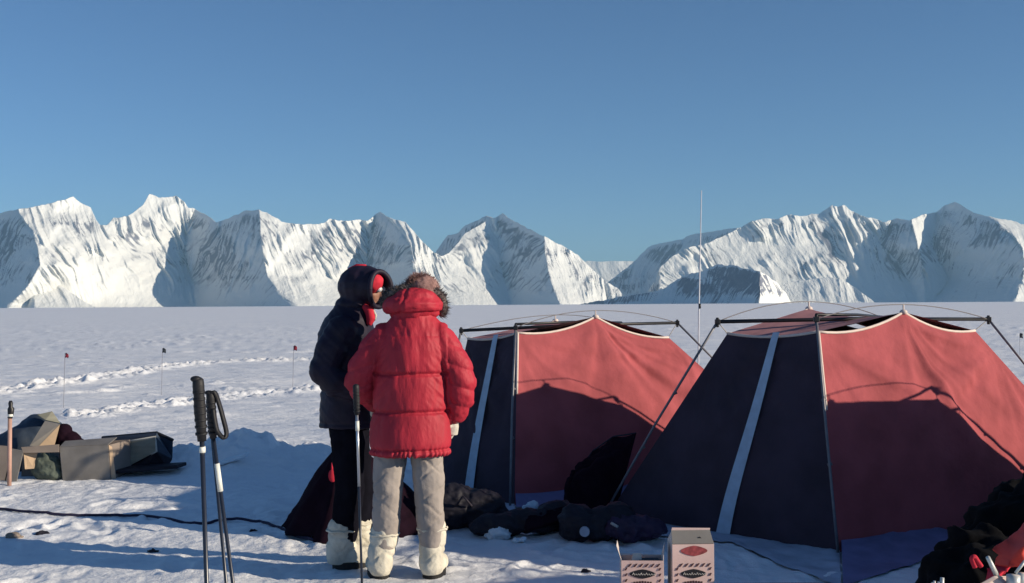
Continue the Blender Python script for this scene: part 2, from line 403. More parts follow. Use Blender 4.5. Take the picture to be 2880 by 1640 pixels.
make_range('dark rocky shoulder showing behind the pointed central peak', SKB, [('V',[(1150,600),(1150,860)]),('S',[(1480,600),(1480,860)])], 17500, ybase=864, seed=5, rows=60, rock=1.2)
SKC = [(1560,800),(1600,745),(1654,733),(1688,736),(1730,734),(1778,735),(1830,742),(1900,770)]
make_range('low white saddle far behind between the two massifs', SKC, [('V',[(1500,600),(1500,860)]),('S',[(1510,600),(1510,860)]),('V',[(2200,600),(2200,860)])], 24000, ybase=862, seed=6, rows=40, rock=.1, flute=.3, jag=1)
SKD = [(1660,845),(1700,800),(1730,778),(1778,740),(1823,695),(1861,684),(1920,672),(1943,661),(2014,650),(2059,643),(2100,640),(2200,660),(2300,720)]
make_range('hazy blue ridge rising behind the left end of the right massif', SKD, [('V',[(1600,600),(1600,860)]),('S',[(2290,600),(2290,860)])], 21000, ybase=858, seed=8, rows=80, rock=.6, shade=-.95, flute=.7)
SKE = [(1800,855),(1835,800),(1858,752),(1890,722),(1925,700),(1990,683),(2040,662),(2075,645),(2115,622),(2145,614),(2183,616),(2220,605),(2258,607),(2307,599),(2340,577),(2356,581),(2374,576),(2393,592),(2423,607),(2453,613),(2483,624),(2521,616),(2558,620),(2596,605),(2633,598),(2656,579),(2686,568),(2708,579),(2738,598),(2783,609),(2840,620),(2880,631),(2990,660),(3120,640),(3260,690),(3420,760)]
LNE = [('V',[(1780,600),(1780,860)]),('S',[(1850,600),(1852,860)]),
 ('V',[(2505,625),(2470,680),(2530,740),(2560,790),(2585,855)]),
 ('S',[(2562,625),(2578,680),(2592,740),(2597,800),(2602,855)]),
 ('V',[(2632,625),(2618,690),(2650,750),(2668,785),(2650,815),(2610,855)]),
 ('S',[(2765,600),(2805,630),(2850,665),(2875,700),(2880,760),(2870,800),(2850,855)]),
 ('V',[(3150,600),(3100,860)]),('S',[(3300,600),(3300,860)])]
make_range('right snow massif with two summits and a broad blue shaded cirque', SKE, LNE, 15500, ybase=850, seed=12, rows=180)
SKF = [(1600,862),(1680,848),(1740,835),(1800,826),(1860,815),(1900,790),(1920,776),(1965,765),(2015,746),(2060,746),(2100,756),(2140,765),(2165,778),(2190,800),(2210,825),(2230,856)]
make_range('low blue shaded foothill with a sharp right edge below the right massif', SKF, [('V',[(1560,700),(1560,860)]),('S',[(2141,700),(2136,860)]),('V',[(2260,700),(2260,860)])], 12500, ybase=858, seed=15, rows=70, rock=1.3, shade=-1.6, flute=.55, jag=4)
SKG = [(2120,855),(2170,815),(2220,795),(2300,782),(2350,781),(2385,795),(2420,820),(2460,850),(2480,858)]
make_range('low rounded white foothill at the foot of the right massif', SKG, [('V',[(2100,700),(2100,860)]),('S',[(2110,700),(2110,860)]),('V',[(2560,700),(2520,860)])], 12900, ybase=855, seed=18, rows=50, rock=.25, flute=.4, jag=1.5)
SKH = [(60,862),(100,815),(120,775),(150,790),(200,822),(240,850),(270,866)]
make_range('small white snow apron under the left massif', SKH, [('V',[(0,700),(0,860)]),('S',[(70,700),(70,860)]),('V',[(300,700),(300,860)])], 13500, ybase=867, seed=22, rows=40, rock=.15, flute=.3, jag=1.5)

# ---------------------------------------------------------------- thin blue air
hm = bpy.data.materials.new('haze_air'); hm.use_nodes = True; hn = hm.node_tree; hn.nodes.clear()
pv = hn.nodes.new('ShaderNodeVolumePrincipled'); pv.inputs['Color'].default_value = (.42,.75,1,1); pv.inputs['Density'].default_value = 2.2e-5; pv.inputs['Anisotropy'].default_value = 0.0
ho = hn.nodes.new('ShaderNodeOutputMaterial'); hn.links.new(pv.outputs[0], ho.inputs['Volume'])
mb = MB(); mb.box((0,17500,780),(190000,90000,3000)); o = mb.build('haze', hm); tag(o, 'thin blue air between the camp and the mountains', kind='stuff')
# ---------------------------------------------------------------- materials
M_RED   = material('red_tent_cotton', (.375,.088,.098), .9, .16, 3, .45, 7, .03, spec=.15)
M_SHADE_SIDE  = material('shaded_red_tent_cotton', (.046,.030,.047), .85, .22, 3, .5, 7, .03)  # red cotton with its shade put into the colour, for sunless panels
M_ROOF  = material('pale_roof_cotton', (.36,.17,.18), .85, .10, 6, .2, 9, .02)  # paler, less saturated red on one roof slope
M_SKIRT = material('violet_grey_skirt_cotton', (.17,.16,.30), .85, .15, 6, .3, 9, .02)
M_PIPE  = material('pale_piping', (.75,.62,.55), .7, .05, 20, 0)
M_STRIP = material('pale_zip_strip', (.46,.56,.68), .75, .08, 15, .2, 40, .003)
M_POLE  = material('grey_alloy_pole', (.17,.17,.19), .45, .1, 20, 0, metal=.2)
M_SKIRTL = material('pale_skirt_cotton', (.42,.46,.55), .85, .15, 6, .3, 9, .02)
M_BLACK = material('black_tube', (.015,.015,.018), .45, .2, 20, 0)
M_WAND  = material('grey_fibre_wand', (.16,.15,.16), .5, .1, 20, 0)
M_CORD  = material('dark_cord', (.03,.025,.04), .8, .2, 50, 0)
M_GCORD = material('pale_cord', (.45,.42,.40), .8, .1, 50, 0)

def curve_pts(pts, sag=0.0, n=10):
    """polyline through pts whose spans sag by `sag`"""
    out = []
    for a, b in zip(pts[:-1], pts[1:]):
        a = Vector(a); b = Vector(b)
        for k in range(n):
            t = k/n; p = a.lerp(b, t); p = p - Vector((0,0,sag*4*t*(1-t))); out.append(p)
    out.append(Vector(pts[-1])); return out
def resample(pts, n):
    d = [0]
    for a, b in zip(pts[:-1], pts[1:]): d.append(d[-1]+(b-a).length)
    out = []
    for k in range(n):
        t = d[-1]*k/(n-1)
        i = max(j for j in range(len(d)) if d[j] <= t+1e-9); i = min(i, len(pts)-2)
        q = (t-d[i])/max(1e-9, d[i+1]-d[i]); out.append(pts[i].lerp(pts[i+1], min(1,q)))
    return out
def sheet(name, top, bot, mat, parent, n=56, m=36, bulge=0.0, wr=.010, seed=0, kink=None, rays=None, lay=False, seams=None):
    top = resample(top, n); bot = resample(bot, n)
    T = np.array(top); B = np.array(bot); v = np.linspace(0,1,m)[:,None,None]
    P = T[None]*(1-v)+B[None]*v
    du = T[-1]-T[0]; dv = (B-T).mean(0); nr = np.cross(du, dv); nr = nr/np.linalg.norm(nr)
    if nr[1] > 0 : nr = -nr
    u = np.linspace(0,1,n)[None,:]; vv = np.linspace(0,1,m)[:,None]
    h = bulge*4*u*(1-u)*np.sin(np.pi*vv*.9)
    L = np.linalg.norm(du)
    # tension folds running out of the corners
    x = u*L; y = vv*np.linalg.norm(dv)
    fade = np.sin(np.pi*np.clip(u,0,1))**.5*np.sin(np.pi*np.clip(vv,0.0,1))**.5
    for (cu, cv, amp, fr) in (rays or [(0,0,1,13),(1,0,1,11)]):
        an = np.arctan2((vv-cv)*np.linalg.norm(dv)+1e-6, (u-cu)*L+1e-6); rr = np.hypot((vv-cv)*np.linalg.norm(dv), (u-cu)*L)
        h = h + wr*amp*fbm(an*fr/2, an*0+seed, o=2, s=seed+int(fr))*np.exp(-((rr-.5)/.6)**2)*fade
    h = h + wr*.9*fbm(x*1.3+y*.8, y*1.1-x*.5, o=3, s=seed+5)*fade
    P = P + h[...,None]*nr
    if seams:
        for k_, us in enumerate(seams):
            j_ = int(us*(n-1)); ln = P[1:-1,j_]+nr*.002; mb_ = MB(); mb_.tube([tuple(p) for p in ln], .0018, 5); mb_.build('seam', mat, parent, True)
    if lay: P[...,2] = np.maximum(P[...,2], gz(P[...,0], P[...,1])+.012)
    return mesh_np(name, P.reshape(-1,3), grid_faces(m, n), mat, parent)

def make_tent(K, label, group='external frame camp tents', strip=True, seed=0, far=None):
    """K: dict of world points. tl,tf,tr,tb fabric top corners; bl,bf,br,bb base corners; p1,p2 gable peaks; nl,nf,nr,nb frame nodes; sk skirt points"""
    c = sum((Vector(K[k]) for k in ('bl','bf','br','bb')), Vector())/4; c.z = gz(c.x, c.y)
    T = empty('tent', c, label, 'tent', group)
    V = {k: Vector(v) for k, v in K.items() if k != 'skirt' and not isinstance(v, float)}
    top_l = curve_pts([V['tl'], V['tf']], .03); top_r = curve_pts([V['tf'], V['p1'], V['tr']], .055)
    top_bl = curve_pts([V['tl'], V['p2'], V['tb']], .05); top_br = curve_pts([V['tr'], V['tb']], .03)
    bot_l = curve_pts([V['bl'], V['bf']], .0); bot_r = curve_pts([V['bf'], V['br']], 0)
    sheet('side_panel', top_l, bot_l, M_SHADE_SIDE, T, n=80, m=60, bulge=.05, wr=.034, seed=seed)['label'] = 'red side panel coloured dark for its shade, with the pale strip'
    sheet('side_panel', top_r, bot_r, M_RED, T, n=110, m=60, bulge=.05, wr=.034, seed=seed+3, rays=[(0,0,1,13),(1,0,.8,11),(.5,0,1,9),(1,.1,1.3,14)])['label'] = 'red gable panel'
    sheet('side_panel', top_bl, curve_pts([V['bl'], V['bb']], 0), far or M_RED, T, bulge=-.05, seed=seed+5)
    sheet('side_panel', top_br, curve_pts([V['br'], V['bb']], 0), M_RED, T, bulge=-.04, seed=seed+6)
    ridge = curve_pts([V['p1'], V['p2']], .05)
    sheet('roof_panel', ridge[::-1], top_l, M_ROOF, T, m=16, wr=.012, seed=seed+8)
    sheet('roof_panel', ridge, top_br, M_RED, T, m=16, wr=.01, seed=seed+9)
    # piping along every top edge and the front corner pole's sunlit top painted pale
    mb = MB()
    for e in (top_l, top_r, top_bl, top_br): mb.tube(e, .0105, 6)
    mb.build('piping', M_PIPE, T, True)
    mb = MB(); fe = [V['tf'].lerp(V['bf'], t)+Vector((.004,-.006,0)) for t in np.linspace(0,1,12)]
    mb.tube(fe[:5], .010, 6); mb.build('corner_lit_line', M_PIPE, T, True)
    # zip strip
    if strip:
        a0 = V['tl'].lerp(V['tf'], .50); a1 = V['tl'].lerp(V['tf'], .80)
        b0 = V['bl'].lerp(V['bf'], .50); b1 = V['bl'].lerp(V['bf'], .62)
        nr = (V['bf']-V['tl']).cross(V['tf']-V['tl']).normalized(); nr = nr if nr.y < 0 else -nr
        rows = []
        for k in range(25):
            t = k/24; w = .028 + .026*t
            L = V['tl'].lerp(V['bl'], t); Rr = V['tf'].lerp(V['bf'], t); 
            cen = K.get('s0', .60)*(1-t)+K.get('s1', .56)*t
            mid = L.lerp(Rr, cen + .012*math.sin(t*5)); dr = (Rr-L).normalized()
            off = nr*(.05*4*cen*(1-cen)*math.sin(math.pi*t*.9)+.016)
            if t < .03: off = nr*.012
            rows.append((mid-dr*w+off, mid+dr*w+off))
        vv = [p for r in rows for p in r]
        mesh_np('zip_strip', [tuple(p) for p in vv], grid_faces(25, 2), M_STRIP, T)
    # snow skirt: flaps lying outwards on the snow
    if 'skirt' in K:
        for i, (q, s_) in enumerate(K['skirt']):
            tp = curve_pts([Vector(p) for p in q], 0); bt = curve_pts([Vector(p) for p in s_], 0)
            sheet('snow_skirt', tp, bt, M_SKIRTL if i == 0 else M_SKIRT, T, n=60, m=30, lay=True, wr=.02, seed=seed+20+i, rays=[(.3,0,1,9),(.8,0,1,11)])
    # frame
    def pole(name, pts, r, mat, seg=8): mb = MB(); mb.tube(pts, r, seg); return mb.build(name, mat, T, True)
    pole('ridge_pole', [V['nl'], V['nl'].lerp(V['nr'],.5)+Vector((0,0,.012)), V['nr']], .014, M_BLACK)
    up = Vector((0,0,.03))
    pole('ridge_pole', [V['nf']+up, V['nf'].lerp(V['nb'],.5)+up*1.4, V['nb']+up], .011, M_BLACK)
    for nk, bk in (('nl','bl'),('nf','bf'),('nr','br'),('nb','bb')):
        foot = V[bk] + (V[bk]-c).normalized()*K.get('splay', .07); foot.z = gz(foot.x, foot.y)-.03
        a = V[nk]; mid = a.lerp(foot, .5) + (V[bk]-c).normalized()*.015
        pole('leg_pole', [a, a.lerp(mid,.5), mid, mid.lerp(foot,.5), foot], .0095, M_POLE)
        mb = MB(); mb.box(a, (.036,.036,.036)); mb.tube([a+Vector((0,0,-.04)), a+Vector((0,0,.03))], .012, 8)
        mb.build('frame_joint', M_BLACK, T, False, bevel=.006)
        for q in (.35,.62): 
            pt = a.lerp(foot, q); mb = MB(); mb.tube([pt-Vector((.014,0,.0)), pt+Vector((.014,0,.012))], .012, 6)
            mb.build('pole_clip', M_WAND, T, True)
    # bowed wands that hold the two gable peaks up
    def bow(a, pk, b):
        pts = []
        for k in range(17):
            t = k/16; p = (a*(1-t)**2 + pk*2*t*(1-t) + b*t*t); pts.append(p)
        return pts
    for a, pk, b in ((V['nl'], V['p2'], V['nb']), (V['nf'], V['p1'], V['nr'])):
        top = pk+Vector((0,0,.055)); ctrl = (top - a*.25 - b*.25)*2
        pole('bow_pole', bow(a, ctrl, b), .0038, M_WAND, 6)
        mb = MB(); mb.tube([pk-Vector((0,0,.01)), top], .006, 5); mb.ell(pk, (.03,.03,.02), nu=8, nv=5); mb.build('peak_tab', M_PIPE, T, True)
    for nk, tk in (('nl','tl'),('nf','tf'),('nr','tr'),('nb','tb')): mb = MB(); mb.tube([V[nk], V[tk]], .004, 5); mb.build('corner_cord', M_GCORD, T)
    return T
def P3(x, y, z): return Vector((x, y, z))
def on(v, dz=0): return Vector((v[0], v[1], gz(v[0], v[1])+dz))
# nearer tent on the right (B)
B = dict(tl=A(2046,938,8.3), tf=A(2300,933,7.72), tr=A(2742,930,8.7), p1=A(2541,878,8.22), p2=A(2275,868,9.0),
         nl=A(2018,905,8.2), nf=A(2296,898,7.66), nr=A(2780,898,8.75), s0=.57, s1=.555)
B['tb'] = B['tl']+B['tr']-B['tf']+Vector((0,.05,0)); B['nb'] = B['nl']+B['nr']-B['nf']
B['bl'] = A(1712,1444,8.6); B['bf'] = A(2362,1556,7.40); B['br'] = Vector((4.85,8.95,.02)); B['bb'] = Vector((3.2,10.4,.02))
B['skirt'] = [([B['bl'],B['bf']], [A(1690,1462,8.35), A(1850,1515,7.85), A(2050,1530,7.65), A(2200,1590,7.05), A(2365,1650,6.55)]),
              ([A(2366,1512,7.48),A(2540,1455,8.0),A(2745,1402,8.75),B['br']], [A(2372,1655,6.55), A(2520,1615,6.85), A(2640,1560,7.3), A(2760,1500,7.9), Vector((4.55,8.6,.0))])]
make_tent(B, 'large red tent, one side coloured in shade, in the right foreground behind the printed cartons', seed=3)
# farther tent (A)
T_ = dict(tl=A(1315,952,10.0), tf=A(1455,936,9.6), tr=A(1880,949,10.5), p1=A(1675,891,10.1), p2=A(1562,902,10.9),
          nl=A(1297,930,9.95), nf=A(1450,922,9.5), nr=A(1905,908,10.55), s0=.60, s1=.48)
T_['tb'] = T_['tl']+T_['tr']-T_['tf']; T_['nb'] = T_['nl']+T_['nr']-T_['nf']
T_['bl'] = A(1222,1385,9.8); T_['bf'] = A(1447,1428,9.1); T_['br'] = Vector((2.95,11.1,.0)); T_['bb'] = Vector((1.2,12.2,.0))
T_['skirt'] = [([T_['bl'],T_['bf']], [A(1240,1400,9.55), A(1330,1428,9.1), A(1450,1455,8.72)]),
               ([A(1449,1372,9.2),A(1560,1350,9.6),A(1626,1328,9.95),T_['br']], [A(1452,1440,8.95), A(1580,1440,8.95), A(1640,1430,9.05), Vector((2.7,10.6,0))])]
make_tent(T_, 'smaller looking red tent, one side coloured in shade, beside the two people', seed=13)
# third tent of the row, just outside the frame to the right: its shadow lies on the right tent
def shift_tent(K, dv, rot=0, sc=1.0):
    c = (Vector(K['bl'])+Vector(K['br']))/2; M = Matrix.Rotation(rot, 3, 'Z'); out = {}
    for k, v in K.items():
        if k in ('skirt',): continue
        if isinstance(v, float): out[k] = v; continue
        w = M @ (Vector(v)-c); w = w*sc; out[k] = w + c + Vector(dv)
        out[k].z = Vector(v).z*sc
    return out
Cc = shift_tent({k: v for k, v in B.items()}, (0,0,0), R(37), .92)
_d = Vector((5.32,7.58,0))-Cc['nr']; _d.z = 0
for _k, _v in Cc.items():
    if not isinstance(_v, float): Cc[_k] = _v + _d; Cc[_k].z *= 1.10
make_tent(Cc, 'side, coloured in shade, of a third tent cut off by the right edge of the picture', seed=31, far=M_SHADE_SIDE)

shade_tent = {k: (v if isinstance(v, float) else v + Vector((.25,-2.15,0))) for k, v in Cc.items()}  # unseen tent added to throw shade over the foreground snow
make_tent(shade_tent, 'unseen fourth tent added beyond the right edge to shade the foreground', seed=47, far=M_SHADE_SIDE)

# ---------------------------------------------------------------- antenna, marker wands, poles
T = empty('antenna_mast', on(A(1962,1224,14.0)), 'thin pale whip antenna rising from behind the two tents', 'antenna')
p0 = on(A(1962,1224,14.0),-.1); p1 = A(1973,536,14.0)
mb = MB(); mb.tube([p0, p0.lerp(p1,.5)+Vector((-.01,0,0)), p1], [.011,.009,.005], 8); mb.build('mast', material('pale_fibreglass',(.62,.62,.66),.5,.05,10,0), T, True)
j = p0.lerp(p1, .535); mb = MB(); mb.tube([j-Vector((0,0,.03)), j+Vector((0,0,.03))], .016, 8); mb.build('joint_sleeve', M_BLACK, T, True)
M_FLAGR = material('crimson_flag', (.22,.02,.04), .8, .1, 30, 0)
M_FLAGD = material('dark_green_flag', (.03,.04,.05), .8, .1, 30, 0)
M_CANE = material('thin_cane', (.20,.19,.22), .8, .1, 30, 0)
for (tx, ty, bx, by, mt, lab) in ((183,998,178,1152,M_FLAGR,'leftmost marker wand with a crimson flag on the snow plain'),
        (457,984,454,1110,M_FLAGD,'marker wand with a dark flag, second from the left on the snow plain'),
        (826,977,823,1095,M_FLAGR,'marker wand with a crimson flag close to the dark coated person'),
        (2868,942,2868,1010,M_FLAGD,'small dark marker wand far off at the right edge of the picture')):
    g = gnd(bx, by); g = on(g); d = g.y
    W = empty('marker_wand', g, lab, 'marker flag', 'flagged marker wands on the snow plain')
    top = A(tx, ty-4, d); mb = MB(); mb.tube([g-Vector((0,0,.1)), top], .0038, 6); mb.build('cane', M_CANE, W)
    s = 10/F_PX*d; mb = MB(); q = []
    for i in range(5):
        for k in range(4): q.append(top+Vector((s*(k/3)*.9-.0, .02*math.sin(k*2+i), -s*1.3*i/4+.01*math.sin(k*1.5))))
    mesh_np('flag', [tuple(p) for p in q], grid_faces(5,4), mt, W)

M_GRIP = material('black_rubber_grip', (.013,.013,.016), .6, .2, 30, .3, 150, .001)
M_SHAFT = material('dark_blue_pole_shaft', (.02,.025,.04), .3, .1, 20, 0, spec=.6)
M_SILV = material('bright_alloy_shaft', (.55,.57,.60), .3, .05, 20, 0, metal=.8)
M_TAPE = material('white_tape', (.80,.80,.72), .6, .05, 40, 0)
def ski_pole(label, gt, gb, bt, d, gw, sw, ring=None, strap=None, shaft=M_SHAFT, hook=True, lower=None):
    """gt, gb, bt: pixels of grip top, grip bottom, and a lower point of the shaft"""
    a = A(*gt, d); b = A(*gb, d+.02); c = A(*bt, d+.05)
    dr = (c-b).normalized(); k = (b.z-gz(b.x,b.y))/-dr.z; foot = b+dr*(k+.12)
    T = empty('ski_pole', Vector((foot.x, foot.y, gz(foot.x,foot.y))), label, 'ski pole', 'ski poles stuck in the snow')
    ax = (a-b).normalized(); side = Vector((1,0,0))
    pts = [b, b.lerp(a,.25), b.lerp(a,.5), b.lerp(a,.72), b.lerp(a,.9), a, a+ax*gw*.35]
    mb = MB(); mb.tube(pts, [gw*.75, gw*.88, gw*1.02, gw*.92, gw*1.0, gw*.92, gw*.5], 12)
    if hook: mb.ell(a-side*gw*.35+ax*gw*.1, (gw*.95, gw*.9, gw*.55), nu=10, nv=6)
    for q in np.linspace(.12,.8,7): p = b.lerp(a,q); mb.tube([p-ax*.003, p+ax*.003], gw*1.035, 12)
    mb.build('grip', M_GRIP, T, True)
    if lower is None: mb = MB(); mb.tube([b, foot], [sw, sw*.8], 10); mb.build('shaft', shaft, T, True)
    else:
        m_ = b.lerp(foot, lower[0]); mb = MB(); mb.tube([b, m_], [sw, sw*.95], 10); mb.build('shaft', shaft, T, True)
        mb = MB(); mb.tube([m_, foot], [sw*.9, sw*.8], 10); mb.build('shaft', lower[1], T, True)
    if ring:
        for (q0, q1, mt) in ring: mb = MB(); mb.tube([b.lerp(foot,q0), b.lerp(foot,q1)], sw*1.3, 12); mb.build('tape_band', mt, T, True)
    bk = b.lerp(foot,.93); mb = MB()
    for i in range(24):
        t0, t1 = 2*math.pi*i/24, 2*math.pi*(i+1)/24
        mb.tube([bk+Vector((.05*math.cos(t0),.05*math.sin(t0),0)), bk+Vector((.05*math.cos(t1),.05*math.sin(t1),0))], .004, 5, False)
    for t0 in (0,2.1,4.2): mb.tube([bk, bk+Vector((.05*math.cos(t0),.05*math.sin(t0),0))], .003, 5)
    mb.build('basket', M_BLACK, T)
    if strap:
        pts = [A(x, y, d+.0+dy) for (x, y, dy) in strap]; n = len(pts); V = []
        for i, p in enumerate(pts):
            t = (pts[min(i+1,n-1)]-pts[max(i-1,0)]).normalized(); w = Vector((0,1,0)); nn = t.cross(w).normalized()
            for (a_, b_) in ((-1,-1),(1,-1),(1,1),(-1,1)): V.append(p+w*.010*a_+nn*.0045*b_)
        F = [(i*4+k, i*4+(k+1)%4, (i+1)*4+(k+1)%4, (i+1)*4+k) for i in range(n-1) for k in range(4)]+[(3,2,1,0),tuple((n-1)*4+k for k in range(4))]
        mb = MB(); mb.add(V, F); mb.build('wrist_strap', M_GRIP, T, True)
    return T
def smooth_poly(pts, n=4):
    out = []
    P = [np.array(p, float) for p in pts]
    for i in range(len(P)-1):
        p0 = P[max(i-1,0)]; p1 = P[i]; p2 = P[i+1]; p3 = P[min(i+2,len(P)-1)]
        for k in range(n):
            t = k/n; out.append(.5*((2*p1)+(-p0+p2)*t+(2*p0-5*p1+4*p2-p3)*t*t+(-p0+3*p1-3*p2+p3)*t**3))
    out.append(P[-1]); return [tuple(q) for q in out]
ski_pole('black gripped ski pole at the left front, the leftmost and nearest upright', (557,1068), (568,1240), (581,1640), 3.2, .0170, .0072, ring=[(.012,.024,M_TAPE)])
ski_pole('ski pole with a black wrist strap loop and white tape, leaning beside the leftmost pole', (592,1106), (600,1232), (655,1640), 3.3, .0135, .0062, ring=[(.055,.115,M_TAPE)],
         strap=smooth_poly([(592,1106,0),(604,1104,0),(616,1135,.01),(628,1178,.01),(637,1218,.0),(630,1232,-.01),(612,1214,-.01),(604,1180,-.005),(600,1150,0)]))
ski_pole('slim ski pole crossing just behind the strapped pole', (590,1122), (597,1225), (636,1640), 3.45, .0125, .0058, hook=False)
ski_pole('slim ski pole with a white band standing in front of the two people', (1001,1084), (1004,1166), (1018,1640), 6.0, .0175, .0078, ring=[(.03,.075,M_TAPE)], shaft=M_SILV, hook=False, lower=(.33,M_SHAFT))
# unseen skis, added so that their shadows streak the snow at lower left
M_SKI = material('dark_red_ski', (.20,.03,.03), .35, .1, 10, 0)
for i, (x, y, h, w) in enumerate(((3.6,4.42,1.9,.085),(3.55,4.62,2.0,.085),(3.62,4.83,1.9,.085),(3.5,4.28,1.6,.06))):
    T = empty('ski', (x,y,0), ('nearer tall unseen ski added beyond the right edge for its shadow','tallest unseen ski added beyond the right edge for its shadow','farthest unseen ski added beyond the right edge for its shadow','shortest narrow unseen ski added beyond the right edge for its shadow')[i], 'ski', 'unseen skis added for their shadow streaks')
    mb = MB(); n = 14; V = []
    for k in range(n):
        t = k/(n-1); z = -.15+(h+.15)*t; bend = .10*max(0,t-.88)/.12; ww = w/2*(1 if t < .9 else 1-.8*(t-.9)/.1)
        for (a_, b_) in ((-1,-1),(1,-1),(1,1),(-1,1)): V.append((x+.008*b_+bend, y+ww*a_, z))
    F = [(i_*4+k, i_*4+(k+1)%4, (i_+1)*4+(k+1)%4, (i_+1)*4+k) for i_ in range(n-1) for k in range(4)]+[(3,2,1,0),tuple((n-1)*4+k for k in range(4))]
    mb.add(V, F); mb.build('shadow_ski_blade', M_SKI, T); mb = MB(); mb.box((x-.03,y,h*.45),(.05,.05,.22)); mb.build('binding', M_BLACK, T, bevel=.008)
# ---------------------------------------------------------------- people
def fabric(name, col, rough=.45, var=.10, spec=.45, sheen=0, bs=14, bstr=.35, bd=.012, stretch=(1,1,1)):
    return material(name, col, rough, var, 9, bstr, bs, bd, spec=spec, sheen=sheen, stretch=stretch)
M_PARKA = fabric('shiny_red_nylon', (.44,.026,.046), .60, .12, .28, bs=22, bstr=.5, bd=.012, stretch=(1.4,1.4,.55))
M_DPARKA = fabric('dark_navy_nylon', (.014,.009,.024), .6, .2, .3)
M_REDL = fabric('bright_red_wool', (.58,.03,.055), .8, .1, .2)
M_TROUS = fabric('beige_wind_trousers', (.36,.315,.285), .8, .10, .2, bs=26, bstr=.5)
M_DTROUS = fabric('black_trousers', (.008,.008,.013), 1.0, .2, .03)
M_MUK = fabric('cream_canvas_boot', (.64,.60,.50), .85, .18, .2, bs=40, bstr=.6, bd=.01)
M_SOLE = material('black_boot_sole', (.012,.012,.013), .7, .2, 30, .2)
M_SKIN = material('wind_tanned_skin', (.34,.17,.12), .55, .08, 30, .1, 150, .001)
M_FUR = material('grey_brown_fur', (.085,.065,.06), .9, .3, 60, 0, col2=(.20,.17,.16))
M_CAPF = material('brown_pile_cap', (.22,.12,.11), .95, .2, 50, .6, 120, .006, col2=(.33,.19,.17))
M_GLOVE = material('cream_wool_glove', (.60,.56,.48), .9, .1, 60, .4, 120, .003)
M_LENS = material('pale_goggle_lens', (.65,.66,.68), .15, .05, 20, 0, spec=.8)

def limb(mb, pts, rs, seg=16, flat=1.0):
    mb.tube(pts, rs, seg)
    mb.ell(pts[0], (rs[0],)*3, nu=12, nv=7); mb.ell(pts[-1], (rs[-1],)*3, nu=12, nv=7)
    for p, r in zip(pts[1:-1], rs[1:-1]): mb.ell(p, (r,)*3, nu=12, nv=7)
def head_forms(mb, c, f, s=1.0):
    """cranium, jaw, brow, nose, lips, ears of a head centred at c looking along f"""
    f = Vector(f).normalized(); u = Vector((0,0,1)); u = (u-f*u.dot(f)).normalized(); r = f.cross(u).normalized()
    M = Matrix((r, f, u)).transposed(); c = Vector(c)
    def e(x, y, z, rx, ry, rz): mb.ell(c+M@Vector((x,y,z))*s, (rx*s,ry*s,rz*s), M, 14, 10)
    e(0,-.015,.03,.075,.095,.085); e(0,.012,-.02,.066,.078,.085); e(0,.035,-.07,.048,.048,.04)
    e(0,.075,.022,.05,.018,.012); e(0,.085,-.012,.013,.022,.026); e(0,.098,-.024,.015,.014,.011)
    e(0,.078,-.052,.024,.014,.006); e(0,.077,-.063,.021,.013,.007); e(0,.074,-.088,.02,.016,.013)
    for sx in (-1,1): e(sx*.036,.055,-.022,.022,.02,.02); e(sx*.076,-.005,.0,.008,.018,.030)
def hand(mb, wrist, d, palm_n, side=1, curl=.6, s=1.0):
    """five separate curled fingers leaving a palm; d points down the forearm"""
    d = Vector(d).normalized(); n = Vector(palm_n); n = (n-d*n.dot(d)).normalized(); w = d.cross(n).normalized()*side
    W = Vector(wrist)
    mb.tube([W, W+d*.04*s, W+d*.085*s], [.024*s,.036*s,.036*s], 12); mb.ell(W+d*.05*s, (.036*s,.036*s,.036*s), nu=10, nv=7)
    for k, (off, ln) in enumerate(((-.030,.070),(-.010,.080),(.010,.075),(.029,.060))):
        b = W+d*.085*s+w*off*s; a1 = (d*math.cos(curl*.6)+n*math.sin(curl*.6)); a2 = (d*math.cos(curl*1.5)+n*math.sin(curl*1.5)); a3 = (d*math.cos(curl*2.3)+n*math.sin(curl*2.3))
        p1 = b+a1*ln*.45*s; p2 = p1+a2*ln*.32*s; p3 = p2+a3*ln*.25*s
        mb.tube([b-d*.02*s, b, p1, p2, p3], [.010*s,.0105*s,.010*s,.009*s,.0075*s], 8)
    b = W+d*.03*s-w*.032*s; p1 = b+(d*.6-w*.5+n*.3).normalized()*.035*s; p2 = p1+(d*.8+n*.6-w*.1).normalized()*.03*s
    mb.tube([b, p1, p2], [.013*s,.012*s,.009*s], 8)
def seam_puff(zs, amp, w=.022):
    def f(z):
        h = 0
        for s in zs: h = h - amp*np.exp(-((z-s)/w)**2)
        return h
    return f
